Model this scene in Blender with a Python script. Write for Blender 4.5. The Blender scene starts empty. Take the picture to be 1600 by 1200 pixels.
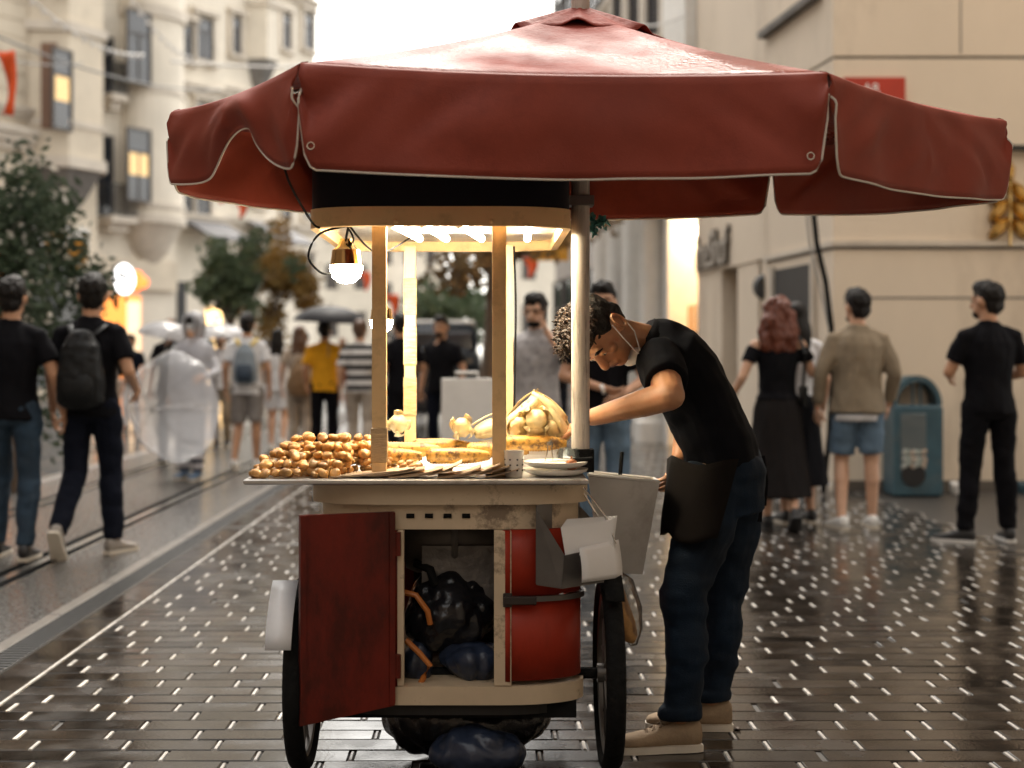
import bpy, bmesh, math, random
from mathutils import Vector, Matrix, noise, Quaternion
R = random.Random(7)
rad = math.radians
sc = bpy.context.scene
COL = sc.collection
# ---------------------------------------------------------------- camera, sky, sun, exposure
F, CX, CY, CH = 2222.2, 760.0, 558.0, 1.27          # focal length in photo pixels, vanishing point, camera height
cam_d = bpy.data.cameras.new('camera'); cam = bpy.data.objects.new('camera', cam_d); COL.objects.link(cam)
cam.location = (0, 0, CH); cam.rotation_euler = (rad(90), 0, 0)
cam_d.sensor_width = 36; cam_d.lens = 50; cam_d.shift_x = 40 / 1600; cam_d.shift_y = -42 / 1600
cam_d.clip_end = 3000; cam_d.clip_start = .05
cam_d.dof.use_dof = True; cam_d.dof.focus_distance = 4.4; cam_d.dof.aperture_fstop = 1.9; cam_d.dof.aperture_blades = 0
sc.camera = cam
SUN_EL, SUN_ROT = 58, 12                              # degrees; overcast, brightest part of the sky ahead down the street
w = bpy.data.worlds.new('World'); sc.world = w; w.use_nodes = True
nt = w.node_tree; nt.nodes.clear()
sky = nt.nodes.new('ShaderNodeTexSky'); sky.sky_type = 'NISHITA'; sky.sun_disc = False
sky.sun_elevation = rad(SUN_EL); sky.sun_rotation = rad(SUN_ROT); sky.dust_density = 1.5; sky.air_density = 1.0; sky.ozone_density = 1
hs = nt.nodes.new('ShaderNodeHueSaturation'); hs.inputs['Saturation'].default_value = .12
tint = nt.nodes.new('ShaderNodeMix'); tint.data_type = 'RGBA'; tint.blend_type = 'MULTIPLY'; tint.inputs[0].default_value = 1
tint.inputs[7].default_value = (1.0, .95, .87, 1)
bg = nt.nodes.new('ShaderNodeBackground'); bg.inputs[1].default_value = .15
wo = nt.nodes.new('ShaderNodeOutputWorld')
nt.links.new(sky.outputs[0], hs.inputs['Color']); nt.links.new(hs.outputs[0], tint.inputs[6])
nt.links.new(tint.outputs[2], bg.inputs[0]); nt.links.new(bg.outputs[0], wo.inputs[0])
sl = bpy.data.lights.new('sun', 'SUN'); sl.energy = 1.0; sl.angle = rad(25); sl.color = (1, .93, .83)
so = bpy.data.objects.new('sun', sl); COL.objects.link(so); so.location = (0, 20, 40)
sd = Vector((math.sin(rad(SUN_ROT)) * math.cos(rad(SUN_EL)), math.cos(rad(SUN_ROT)) * math.cos(rad(SUN_EL)), math.sin(rad(SUN_EL))))
so.rotation_euler = sd.to_track_quat('Z', 'Y').to_euler()
sc.view_settings.view_transform = 'Standard'; sc.view_settings.look = 'None'; sc.view_settings.gamma = 1
sc.view_settings.use_curve_mapping = False; sc.view_settings.exposure = 1.9
sc.cycles.max_bounces = 8; sc.cycles.transparent_max_bounces = 16

def P(px, py, Y):                                      # photo pixel at distance Y -> place in the street
    return Vector(((px - CX) * Y / F, Y, CH - (py - CY) * Y / F))
def V(*a): return Vector(a)
# ---------------------------------------------------------------- materials
MATS = {}
def mat(name, col=(.5, .5, .5), rough=.6, metal=0, var=.12, vs=6, bump=0, bs=60, rvar=0, dirt=None, dsc=5, damt=.5, stretch=None,
        emit=None, es=0, trans=0, alpha=1, coat=0, orand=0, spec=.5, sheen=0, coords='Object', sss=0, dlo=.52, dhi=.68):
    if name in MATS: return MATS[name]
    m = bpy.data.materials.new(name); m.use_nodes = True; MATS[name] = m
    n = m.node_tree.nodes; l = m.node_tree.links; b = n['Principled BSDF']
    b.inputs['Roughness'].default_value = rough; b.inputs['Metallic'].default_value = metal
    b.inputs['Specular IOR Level'].default_value = spec
    if trans: b.inputs['Transmission Weight'].default_value = trans; b.inputs['IOR'].default_value = 1.45
    if alpha < 1: b.inputs['Alpha'].default_value = alpha
    if coat: b.inputs['Coat Weight'].default_value = coat; b.inputs['Coat Roughness'].default_value = .08
    if sheen: b.inputs['Sheen Weight'].default_value = sheen
    if sss: b.inputs['Subsurface Weight'].default_value = sss; b.inputs['Subsurface Radius'].default_value = (.01, .004, .002); b.inputs['Subsurface Scale'].default_value = .5
    if emit: b.inputs['Emission Color'].default_value = (*emit, 1); b.inputs['Emission Strength'].default_value = es
    tc = n.new('ShaderNodeTexCoord'); out = tc.outputs[coords]
    if stretch:
        mp = n.new('ShaderNodeMapping'); mp.inputs['Scale'].default_value = stretch; l.new(out, mp.inputs[0]); out = mp.outputs[0]
    if orand:
        oi = n.new('ShaderNodeObjectInfo'); ad = n.new('ShaderNodeVectorMath'); ad.operation = 'MULTIPLY_ADD'
        cb = n.new('ShaderNodeCombineXYZ')
        for i in range(3): l.new(oi.outputs['Random'], cb.inputs[i])
        ad.inputs[1].default_value = (37, 37, 37); l.new(cb.outputs[0], ad.inputs[0]); l.new(out, ad.inputs[2]); out = ad.outputs[0]
    nz = n.new('ShaderNodeTexNoise'); nz.inputs['Scale'].default_value = vs; nz.inputs['Detail'].default_value = 6; nz.inputs['Roughness'].default_value = .6
    l.new(out, nz.inputs['Vector'])
    rp = n.new('ShaderNodeMapRange'); rp.inputs[1].default_value = .3; rp.inputs[2].default_value = .7
    rp.inputs[3].default_value = 1 - var; rp.inputs[4].default_value = 1 + var; l.new(nz.outputs[0], rp.inputs[0])
    mul = n.new('ShaderNodeMix'); mul.data_type = 'RGBA'; mul.blend_type = 'MULTIPLY'; mul.inputs[0].default_value = 1
    mul.inputs[6].default_value = (*col, 1); l.new(rp.outputs[0], mul.inputs[7]); cout = mul.outputs[2]
    if orand:
        r2 = n.new('ShaderNodeMapRange'); r2.inputs[3].default_value = 1 - orand; r2.inputs[4].default_value = 1 + orand
        l.new(oi.outputs['Random'], r2.inputs[0])
        m2 = n.new('ShaderNodeMix'); m2.data_type = 'RGBA'; m2.blend_type = 'MULTIPLY'; m2.inputs[0].default_value = 1
        l.new(cout, m2.inputs[6]); l.new(r2.outputs[0], m2.inputs[7]); cout = m2.outputs[2]
    if dirt:
        dn = n.new('ShaderNodeTexNoise'); dn.inputs['Scale'].default_value = dsc; dn.inputs['Detail'].default_value = 9; dn.inputs['Roughness'].default_value = .7
        l.new(out, dn.inputs['Vector'])
        dr = n.new('ShaderNodeMapRange'); dr.inputs[1].default_value = dlo; dr.inputs[2].default_value = dhi; dr.inputs[4].default_value = damt
        l.new(dn.outputs[0], dr.inputs[0])
        dm = n.new('ShaderNodeMix'); dm.data_type = 'RGBA'; l.new(dr.outputs[0], dm.inputs[0]); l.new(cout, dm.inputs[6]); dm.inputs[7].default_value = (*dirt, 1)
        cout = dm.outputs[2]
    l.new(cout, b.inputs['Base Color'])
    if rvar:
        rn = n.new('ShaderNodeTexNoise'); rn.inputs['Scale'].default_value = vs * .6; rn.inputs['Detail'].default_value = 5; l.new(out, rn.inputs['Vector'])
        rr = n.new('ShaderNodeMapRange'); rr.inputs[1].default_value = .35; rr.inputs[2].default_value = .65
        rr.inputs[3].default_value = max(.02, rough - rvar); rr.inputs[4].default_value = min(1, rough + rvar); l.new(rn.outputs[0], rr.inputs[0]); l.new(rr.outputs[0], b.inputs['Roughness'])
    if bump:
        bn = n.new('ShaderNodeTexNoise'); bn.inputs['Scale'].default_value = bs; bn.inputs['Detail'].default_value = 4; l.new(out, bn.inputs['Vector'])
        bp = n.new('ShaderNodeBump'); bp.inputs['Strength'].default_value = bump; bp.inputs['Distance'].default_value = .01
        l.new(bn.outputs[0], bp.inputs['Height']); l.new(bp.outputs[0], b.inputs['Normal'])
    return m
def clear_mat(name, tint=(1, 1, 1), k=.6, diff=(.8, .8, .82), rough=.15):      # thin clear plastic: see-through + sheen + milky part
    if name in MATS: return MATS[name]
    m = bpy.data.materials.new(name); m.use_nodes = True; MATS[name] = m
    n = m.node_tree.nodes; l = m.node_tree.links; n.remove(n['Principled BSDF'])
    t = n.new('ShaderNodeBsdfTransparent'); t.inputs[0].default_value = (*tint, 1)
    g = n.new('ShaderNodeBsdfGlossy'); g.inputs['Roughness'].default_value = rough
    d = n.new('ShaderNodeBsdfDiffuse'); d.inputs[0].default_value = (*diff, 1)
    tl = n.new('ShaderNodeBsdfTranslucent'); tl.inputs[0].default_value = (*diff, 1)
    a1 = n.new('ShaderNodeMixShader'); a1.inputs[0].default_value = .5; l.new(d.outputs[0], a1.inputs[1]); l.new(tl.outputs[0], a1.inputs[2])
    a2 = n.new('ShaderNodeMixShader'); a2.inputs[0].default_value = k; l.new(a1.outputs[0], a2.inputs[1]); l.new(t.outputs[0], a2.inputs[2])
    fr = n.new('ShaderNodeFresnel'); fr.inputs[0].default_value = 1.4
    nz = n.new('ShaderNodeTexNoise'); nz.inputs['Scale'].default_value = 9; tc = n.new('ShaderNodeTexCoord'); l.new(tc.outputs['Object'], nz.inputs['Vector'])
    bp = n.new('ShaderNodeBump'); bp.inputs['Strength'].default_value = .6; bp.inputs['Distance'].default_value = .05; l.new(nz.outputs[0], bp.inputs['Height'])
    l.new(bp.outputs[0], g.inputs['Normal']); l.new(bp.outputs[0], fr.inputs['Normal'])
    a3 = n.new('ShaderNodeMixShader'); l.new(fr.outputs[0], a3.inputs[0]); l.new(a2.outputs[0], a3.inputs[1]); l.new(g.outputs[0], a3.inputs[2])
    l.new(a3.outputs[0], n['Material Output'].inputs[0]); return m
def glow(name, col, s): return mat(name, col, .5, emit=col, es=s, var=0)
# ---------------------------------------------------------------- mesh builder
def frame_of(t, side=None):
    t = t.normalized()
    s = side if side is not None else (V(0, 0, 1) if abs(t.z) < .9 else V(1, 0, 0))
    a = (s - t * s.dot(t)).normalized(); return a, t.cross(a)
class MB:
    def __init__(s): s.v = []; s.f = []; s.m = []
    def add(s, vs, fs, mi=0):
        o = len(s.v); s.v += [Vector(x) for x in vs]; s.f += [tuple(i + o for i in f) for f in fs]; s.m += [mi] * len(fs); return s
    def box(s, lo, hi, M=None, mi=0):
        x0, y0, z0 = lo; x1, y1, z1 = hi
        vs = [V(x, y, z) for z in (z0, z1) for y in (y0, y1) for x in (x0, x1)]
        if M is not None: vs = [M @ q for q in vs]
        return s.add(vs, [(0, 2, 3, 1), (4, 5, 7, 6), (0, 1, 5, 4), (2, 6, 7, 3), (0, 4, 6, 2), (1, 3, 7, 5)], mi)
    def bevbox(s, lo, hi, b=.004, M=None, mi=0):       # box with a chamfered top and sides
        x0, y0, z0 = lo; x1, y1, z1 = hi
        r = lambda d, z: [V(x0 + d, y0 + d, z), V(x1 - d, y0 + d, z), V(x1 - d, y1 - d, z), V(x0 + d, y1 - d, z)]
        vs = r(b, z0) + r(0, z0 + b) + r(0, z1 - b) + r(b, z1)
        if M is not None: vs = [M @ q for q in vs]
        fs = [(3, 2, 1, 0), (12, 13, 14, 15)]
        for k in range(3):
            for i in range(4): j = (i + 1) % 4; fs.append((k * 4 + i, k * 4 + j, k * 4 + 4 + j, k * 4 + 4 + i))
        return s.add(vs, fs, mi)
    def rings(s, rs, cap0=True, cap1=True, closed=True, mi=0):
        n = len(rs[0]); vs = [q for r in rs for q in r]; fs = []
        for k in range(len(rs) - 1):
            for i in range(n if closed else n - 1):
                j = (i + 1) % n; fs.append((k * n + i, k * n + j, (k + 1) * n + j, (k + 1) * n + i))
        if cap0: fs.append(tuple(range(n - 1, -1, -1)))
        if cap1: fs.append(tuple((len(rs) - 1) * n + i for i in range(n)))
        return s.add(vs, fs, mi)
    def loft(s, secs, n=14, side=None, caps=True, mi=0, e=1.0):   # secs: (centre, half width along side, half depth)
        cs = [x[0] for x in secs]; rs = []
        for i, (c, a, b) in enumerate(secs):
            t = cs[min(i + 1, len(cs) - 1)] - cs[max(i - 1, 0)]
            u, w_ = frame_of(t, side)
            sg = lambda x: math.copysign(abs(x) ** e, x)
            rs.append([c + u * (a * sg(math.cos(2 * math.pi * k / n))) + w_ * (b * sg(math.sin(2 * math.pi * k / n))) for k in range(n)])
        return s.rings(rs, caps, caps, mi=mi)
    def tube(s, pts, r, n=8, mi=0, caps=True):
        pts = [Vector(p) for p in pts]
        rr = r if isinstance(r, (list, tuple)) else [r] * len(pts)
        return s.loft([(p, q, q) for p, q in zip(pts, rr)], n, None, caps, mi)
    def cap(s, a, b, ra, rb, n=12, mi=0):               # tapered capsule
        a = Vector(a); b = Vector(b); t = (b - a); L = t.length or 1e-4; t = t / L; u, w_ = frame_of(t); rs = []
        for ang in (-80, -50, -25, 0): rs.append((a + t * (ra * math.sin(rad(ang))), ra * math.cos(rad(ang))))
        for ang in (0, 25, 50, 80): rs.append((b + t * (rb * math.sin(rad(ang))), rb * math.cos(rad(ang))))
        return s.rings([[c + u * (r * math.cos(2 * math.pi * k / n)) + w_ * (r * math.sin(2 * math.pi * k / n)) for k in range(n)] for c, r in rs], mi=mi)
    def ell(s, c, r, A=None, n=14, m=9, mi=0):          # ellipsoid, A = 3x3 axes
        c = Vector(c); rs = []
        for i in range(1, m):
            th = math.pi * i / m
            ring = [V(r[0] * math.sin(th) * math.cos(2 * math.pi * k / n), r[1] * math.sin(th) * math.sin(2 * math.pi * k / n), -r[2] * math.cos(th)) for k in range(n)]
            rs.append([c + (A @ q if A is not None else q) for q in ring])
        return s.rings(rs, mi=mi)
    def lathe(s, prof, c=(0, 0, 0), n=20, A=None, mi=0, caps=True):
        c = Vector(c); rs = []
        for r, z in prof:
            ring = [V(r * math.cos(2 * math.pi * k / n), r * math.sin(2 * math.pi * k / n), z) for k in range(n)]
            rs.append([c + (A @ q if A is not None else q) for q in ring])
        return s.rings(rs, caps, caps, mi=mi)
    def prism(s, poly, z0, z1, M=None, mi=0):
        rs = [[V(x, y, z) for x, y in poly] for z in (z0, z1)]
        if M is not None: rs = [[M @ q for q in r] for r in rs]
        return s.rings(rs, mi=mi)
    def sheet(s, grid, mi=0):
        n = len(grid[0]); vs = [q for r in grid for q in r]
        return s.add(vs, [(k * n + i, k * n + i + 1, (k + 1) * n + i + 1, (k + 1) * n + i) for k in range(len(grid) - 1) for i in range(n - 1)], mi)
    def mesh(s, name, mats, smooth=False):
        me = bpy.data.meshes.new(name); me.from_pydata([tuple(q) for q in s.v], [], s.f)
        for m in (mats if isinstance(mats, (list, tuple)) else [mats]): me.materials.append(m)
        if isinstance(mats, (list, tuple)): me.polygons.foreach_set('material_index', s.m)
        bm = bmesh.new(); bm.from_mesh(me); bmesh.ops.recalc_face_normals(bm, faces=bm.faces); bm.to_mesh(me); bm.free()
        if smooth:
            me.polygons.foreach_set('use_smooth', [True] * len(me.polygons))
            if smooth != 'all': me.set_sharp_from_angle(angle=rad(smooth if smooth is not True else 40))
        return me
    def build(s, name, mats, parent=None, smooth=False, local=False): return link(name, s.mesh(name, mats, smooth), parent, local)
WM = {}
def link(name, me, parent=None, local=False):           # local: mesh is in the parent's own frame, otherwise in world coordinates
    o = bpy.data.objects.new(name, me); COL.objects.link(o)
    if parent is not None:
        o.parent = parent
        if local: WM[o] = WM.get(parent, Matrix())
        else: o.matrix_parent_inverse = WM.get(parent, Matrix()).inverted()
    return o
def tag(o, label=None, cat=None, group=None, kind=None):
    for k, v in (('label', label), ('category', cat), ('group', group), ('kind', kind)):
        if v: o[k] = v
    return o
def thing(name, label, cat, loc=(0, 0, 0), rz=0, group=None):
    o = bpy.data.objects.new(name, None); COL.objects.link(o); o.empty_display_size = .1
    o.location = loc; o.rotation_euler = (0, 0, rz); WM[o] = Matrix.Translation(Vector(loc)) @ Matrix.Rotation(rz, 4, 'Z')
    return tag(o, label, cat, group)
def solid(o, t, off=0):
    md = o.modifiers.new('thickness', 'SOLIDIFY'); md.thickness = t; md.offset = off; return o
def remesh(mb, vox, sm=4, disp=None, extra=None, mats=None, name='body', paint=None):   # union of shapes -> one continuous skin
    me = mb.mesh('tmp', []); ob = bpy.data.objects.new('tmp', me); COL.objects.link(ob)
    md = ob.modifiers.new('r', 'REMESH'); md.mode = 'VOXEL'; md.voxel_size = vox; md.adaptivity = 0
    if sm: ms = ob.modifiers.new('s', 'SMOOTH'); ms.factor = .5; ms.iterations = sm
    dg = bpy.context.evaluated_depsgraph_get(); out = bpy.data.meshes.new_from_object(ob.evaluated_get(dg)); out.name = name
    bpy.data.objects.remove(ob); bpy.data.meshes.remove(me)
    if disp:
        amp, fr, st = disp
        no = [v.normal.copy() for v in out.vertices]
        for v, q in zip(out.vertices, no):
            p = V(v.co.x * st[0], v.co.y * st[1], v.co.z * st[2]) * fr
            k = noise.noise(p) + .5 * noise.noise(p * 2.1 + V(5, 3, 1))
            v.co += q * (amp * (k if amp > 0 else (abs(k) * 2 - .6)))
    if extra:
        bm = bmesh.new(); bm.from_mesh(out); e = extra.mesh('tmp', []); bm.from_mesh(e); bm.to_mesh(out); bm.free(); bpy.data.meshes.remove(e)
    for m in (mats if isinstance(mats, (list, tuple)) else [mats]): out.materials.append(m)
    if paint:
        for p in out.polygons: p.material_index = paint(p.center)
    out.polygons.foreach_set('use_smooth', [True] * len(out.polygons)); return out
# ================================================================ ground, road, paving
m_ground = mat('ground_stone', (.09, .08, .07), .35, var=.25, vs=2, rvar=.15)
m_asph = mat('wet_asphalt', (.05, .046, .042), .26, var=.3, vs=60, bump=.3, bs=170, rvar=.14)
m_pav = mat('wet_granite', (.027, .021, .016), .17, var=.45, vs=6, bump=.06, bs=90, rvar=.12, orand=.5, dirt=(.015, .012, .01), dsc=3, damt=.7)
m_pavfar = mat('wet_granite_far', (.034, .028, .023), .17, var=.35, vs=4, bump=.06, bs=90, rvar=.1)
m_joint = mat('joint_mortar', (.05, .045, .04), .5, var=.3, vs=20)
m_strip = mat('pale_joint_strip', (.62, .59, .55), .28, var=.25, vs=9, rvar=.12, orand=.2, dirt=(.2, .17, .14), dsc=5, damt=.5)
m_steel = mat('rail_steel', (.55, .53, .5), .25, 1, var=.15, vs=30)
m_dark = mat('groove_dark', (.012, .012, .012), .9, spec=0)
m_kerb = mat('kerb_stone', (.17, .155, .14), .3, var=.2, vs=10, bump=.2, bs=60)
m_iron = mat('drain_iron', (.04, .04, .04), .45, .3, var=.2, vs=40)
def struct(name, mb, m, parent=None): return tag(mb.build(name, m, parent), kind='structure') if parent is None else mb.build(name, m, parent)
struct('ground', MB().box((-90, -30, -.3), (90, 400, -.05)), m_ground)
road = struct('road', MB().box((-4.5, -8, -.2), (-2.16, 130, 0)), m_asph)
for x in (-3.86, -2.76):                                # tram rails: head, flat black strip painting the groove's shade, guard lip
    r_ = MB().box((x - .03, -8, -.1), (x + .03, 130, .005)).build('tram_rail', m_steel, road)
    MB().box((x - .11, -8, -.1), (x - .032, 130, .002)).build('rail_bed', m_dark, r_)
    MB().box((x + .032, -8, -.1), (x + .095, 130, .001)).build('rail_groove_shade', m_dark, r_)
    MB().box((x + .097, -8, -.1), (x + .12, 130, .005)).build('rail_lip', m_steel, r_)
for x0, x1 in ((-2.158, -2.09), (-4.66, -4.502)):
    k = tag(MB().build('kerb', m_kerb) if False else bpy.data.objects.new('kerb', bpy.data.meshes.new('kerb')), kind='structure'); COL.objects.link(k)
    k.data = MB().box((x0, -8, -.2), (x1, 130, -.004)).mesh('kerb', m_joint)
    y = -4.0; me = MB().bevbox((x0 + .002, 0, -.15), (x1 - .002, .985, .006), .006).mesh('kerb_stone', m_kerb)
    while y < 34:
        o = link('kerb_stone', me, k, True); o.location = (0, y, 0); y += 1
    MB().box((x0 + .002, 34, -.15), (x1 - .002, 130, .006)).build('kerb_run', m_kerb, k)
dr = struct('drain_channel', MB().box((-2.088, -8, -.2), (-1.955, 130, -.02)), m_dark)
me = MB().box((-.06, 0, -.02), (.06, .024, .001)).mesh('grate_bar', m_iron)
far = MB()
for i in range(520):
    y = 3.6 + i * .05
    if i < 290: o = link('grate_bar', me, dr, True); o.location = (-2.0215, y, 0)
    else: far.box((-2.0815, y, -.02), (-1.9615, y + .024, .001))
tag(far.build('grate_bars_far', m_iron, dr), kind='stuff')
for x in (-2.087, -1.9605): MB().box((x, -8, -.1), (x + .005, 130, .002)).build('grate_edge', m_steel, dr)
pv = struct('pavement', MB().box((-1.954, -8, -.2), (14, 130, -.008)), m_joint)
MB().box((-1.95, 24.2, -.1), (14, 130, -.001)).build('far_paving', m_pavfar, pv)
lp = struct('left_pavement', MB().box((-30, -8, -.2), (-4.662, 130, 0)), m_pavfar)
LX, LY, GX, GY, X0p = .3, .125, .02, .005, -1.77
paver = [MB().bevbox((0, 0, -.05), (LX - GX, LY - GY, 0), .0035).mesh('paver', m_pav) for _ in range(3)]
for k, me in enumerate(paver):
    for v in me.vertices: v.co.z += (R.random() - .5) * .0025
strip = MB().bevbox((.002, .012, -.03), (GX - .007, LY - GY - .012, .0005), .002).mesh('joint_strip', m_strip)
cand = []
for j in range(-8, 165):
    y = 3.6 + j * LY; off = (j % 2) * .5 * LX + (.06 if j % 3 == 0 else 0)
    for i in range(-1, 50 if y > 13 else 18):
        x = X0p + i * LX + off
        if x > 3.25 + max(0, y - 14) * 0: 
            continue
        cand.append((x, y, j))
vis = sorted([c for c in cand if c[1] > 4.28 and -.355 * c[1] < c[0] + .2 and c[0] < .385 * c[1] and c[0] >= X0p - .01], key=lambda c: c[1])
near = set(vis[:292]); farp = MB(); fars = MB()
for c in cand:
    x, y, j = c; tz = (R.random() - .5) * .003
    if x < X0p - .01:                                    # cut block at the border course
        x1 = x + LX - GX
        if x1 > X0p + .03: farp.bevbox((X0p, y, -.05), (x1, y + LY - GY, tz * .5), .003); fars.box((x1 + .003, y + .004, -.03), (x1 + GX - .003, y + LY - GY - .004, .0005))
        continue
    if c in near:
        o = link('paver', paver[R.randrange(3)], pv, True); o.location = (x, y, tz * .5); o.rotation_euler = ((R.random() - .5) * .012, (R.random() - .5) * .008, 0)
        if R.random() < .94: o = link('joint_strip', strip, pv, True); o.location = (x + LX - GX + .0025 , y + R.uniform(-.003, .003), R.uniform(-.001, 0))
    else:
        farp.bevbox((x, y, -.05), (x + LX - GX, y + LY - GY, tz * .5), .003); (R.random() < .93) and fars.box((x + LX - GX + .004, y + .01, -.03), (x + LX - .004, y + LY - GY - .01, .0005))
tag(farp.build('paver_field', m_pav, pv), kind='stuff'); tag(fars.build('joint_strip_field', m_strip, pv), kind='stuff')
me = MB().bevbox((0, 0, -.05), (.155, .49, .001), .004).mesh('border_paver', m_pav)
for i in range(42): o = link('border_paver', me, pv, True); o.location = (-1.945, 3.4 + i * .5, 0)
MB().box((-1.787, 3, -.03), (-1.775, 24.2, .0005)).build('border_line', m_strip, pv)

# ================================================================ buildings
m_cream = mat('cream_stone', (.68, .60, .48), .75, var=.1, vs=.7, bump=.2, bs=12, dirt=(.36, .30, .24), dsc=.5, damt=.35)
m_cream2 = mat('pale_stone', (.74, .68, .58), .75, var=.1, vs=.7, bump=.2, bs=12, dirt=(.42, .37, .3), dsc=.5, damt=.35)
m_trim = mat('stone_trim', (.60, .54, .46), .7, var=.12, vs=1.5, dirt=(.3, .26, .22), dsc=1.2, damt=.35)
m_under = mat('dark_grey_stone', (.16, .15, .14), .8, var=.3, vs=2)  # darker stone for bay undersides, wall grooves and joints
m_wframe = mat('dark_window_frame', (.07, .06, .055), .5)
m_glass = mat('window_glass', (.03, .035, .045), .08, var=.5, vs=1, spec=.8)
m_curt = mat('lit_curtain', (.6, .42, .2), .8, emit=(.9, .6, .28), es=.25)
m_rail = mat('iron_railing', (.03, .03, .03), .5)
m_shop = glow('lit_shop', (1, .62, .25), 1.1); m_orange = glow('orange_light_panel', (.85, .25, .04), .55)
m_sandw = mat('beige_render', (.70, .60, .48), .7, var=.07, vs=.5, bump=.1, bs=8, dirt=(.30, .23, .17), dsc=.8, damt=.4, stretch=(1, 1, .35))
m_white = mat('white_paint', (.72, .7, .66), .6, var=.06)
m_black = mat('black_opening', (.012, .012, .013), .6)
class Facade:                                           # a facade plane; uz() finds where a photo pixel lands on it
    def __init__(s, X, Y, th, side=1):
        s.o = V(X, Y, 0); a = rad(th); s.d = V(math.sin(a), math.cos(a), 0); s.n = V(math.cos(a), -math.sin(a), 0) * side
        s.M = Matrix(((s.d.x, s.n.x, 0, X), (s.d.y, s.n.y, 0, Y), (0, 0, 1, 0), (0, 0, 0, 1)))
    def uz(s, px, py, d=0):
        r = V((px - CX) / F, 1, 0); t = (d + s.o.dot(s.n)) / r.dot(s.n); q = r * t - s.o
        return q.dot(s.d), CH - (py - CY) * t / F
    def box(s, mb, u0, u1, d0, d1, z0, z1, mi=0): return mb.box((min(u0, u1), d0, z0), (max(u0, u1), d1, z1), s.M, mi)
def window(f, root, u0, u1, z0, z1, d=0, curtain=0, bars=1, surround=True):
    w = f.box(MB(), u0, u1, d + .0, d + .05, z0, z1)
    t = .07; fr = MB()
    f.box(fr, u0 - t, u0, d, d + .1, z0 - t, z1 + t); f.box(fr, u1, u1 + t, d, d + .1, z0 - t, z1 + t)
    f.box(fr, u0, u1, d, d + .1, z1, z1 + t); f.box(fr, u0, u1, d, d + .1, z0 - t, z0)
    zz = z0 + (z1 - z0) * .68; f.box(fr, u0, u1, d + .051, d + .09, zz, zz + .06)
    if bars: um = (u0 + u1) / 2; f.box(fr, um - .03, um + .03, d + .051, d + .085, z0, zz)
    o = fr.build('window', m_wframe, root); w.build('pane', m_glass, o)
    if curtain: f.box(MB(), u0 + .06, u1 - .06, d + .052, d + .06, z0 + (z1 - z0) * .35, zz - .03).build('curtain', m_curt, o)
    if surround:
        sm = MB(); f.box(sm, u0 - .28, u0 - t - .002, d, d + .14, z0 - .1, z1 + .2); f.box(sm, u1 + t + .002, u1 + .28, d, d + .14, z0 - .1, z1 + .2)
        f.box(sm, u0 - .36, u1 + .36, d, d + .24, z1 + .203, z1 + .38); f.box(sm, u0 - .34, u1 + .34, d, d + .26, z0 - .26, z0 - .103)
        sm.build('window_surround', m_trim, root)
    return o
def cornice(f, root, u0, u1, z, h=.35, out=.35, name='cornice', m=None):
    mb = MB()
    for k, (a, b, c) in enumerate(((0, .35, .45), (.352, .7, .75), (.702, 1, 1))): f.box(mb, u0, u1, -.02, out * c, z + h * a, z + h * b)
    return mb.build(name, m or m_trim, root)
def courses(f, root, u0, u1, z0, z1, h=.55, d=.05):      # rusticated courses, each a stone band
    z = z0
    while z + h <= z1 + .01: f.box(MB(), u0, u1, 0, d, z + .02, z + h - .02).build('stone_course', m_cream, root); z += h
def bay(f, root, ua, ub, z0, z1, out, rnd, zs, m):       # projecting bay, angled or round, with its own windows
    w_ = (ub - ua)
    if rnd: prof = [(ua + w_ * (.5 - .5 * math.cos(math.pi * k / 12)), out * math.sin(math.pi * k / 12) ** .75) for k in range(13)]
    else: prof = [(ua, -.05), (ua, .05), (ua + w_ * .24, out), (ub - w_ * .24, out), (ub, .05), (ub, -.05)]
    b = MB().prism(prof, z0, z1, f.M).build('bay', m, root)
    sc_ = lambda k, e: [(ua + w_ / 2 + (u - ua - w_ / 2) * k, max(-.04, d * k + e)) for u, d in prof]
    for (za, zb, k) in zs: MB().prism(sc_(k, .0), za, zb, f.M).build('bay_moulding', m_trim, b)
    c = MB(); c.rings([[f.M @ V(u, d, z0 - .001) for u, d in sc_(.97, 0)], [f.M @ V(u, d, z0 - .9) for u, d in sc_(.62, -.1)], [f.M @ V(u, d, z0 - 1.5) for u, d in sc_(.2, -.1)]])
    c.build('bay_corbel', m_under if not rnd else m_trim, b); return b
def balcony(f, root, u0, u1, z, out=.8, h=1.0):
    b = MB(); f.box(b, u0, u1, 0, out, z - .22, z); f.box(b, u0 + .15, u1 - .15, 0, out * .7, z - .5, z - .222); b = b.build('balcony', m_trim, root)
    g = MB(); f.box(g, u0, u1, out - .06, out - .02, z + h, z + h + .06); f.box(g, u0, u1, out - .06, out - .02, z + .06, z + .1)
    n = max(4, int((u1 - u0) / .14))
    for i in range(n + 1): u = u0 + (u1 - u0 - .03) * i / n; f.box(g, u, u + .03, out - .055, out - .025, z + .101, z + h - .001)
    for u in (u0, u1 - .04): f.box(g, u, u + .04, 0, out - .062, z + h, z + h + .05); [f.box(g, u, u + .03, d, d + .03, z + .002, z + h - .002) for d in (.1, .25, .4, .55)]
    g.build('railing', m_rail, b); return b
def house(name, label, f, u0, u1, top, deep, m, group='old facades along the street'):
    r = thing(name, label, 'building', f.M @ V((u0 + u1) / 2, -deep / 2, 0), 0, group)
    f.box(MB(), u0, u1, -deep, 0, -.2, top).build('wall', m, r); return r
GL = 'old facades along the left side'
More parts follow.
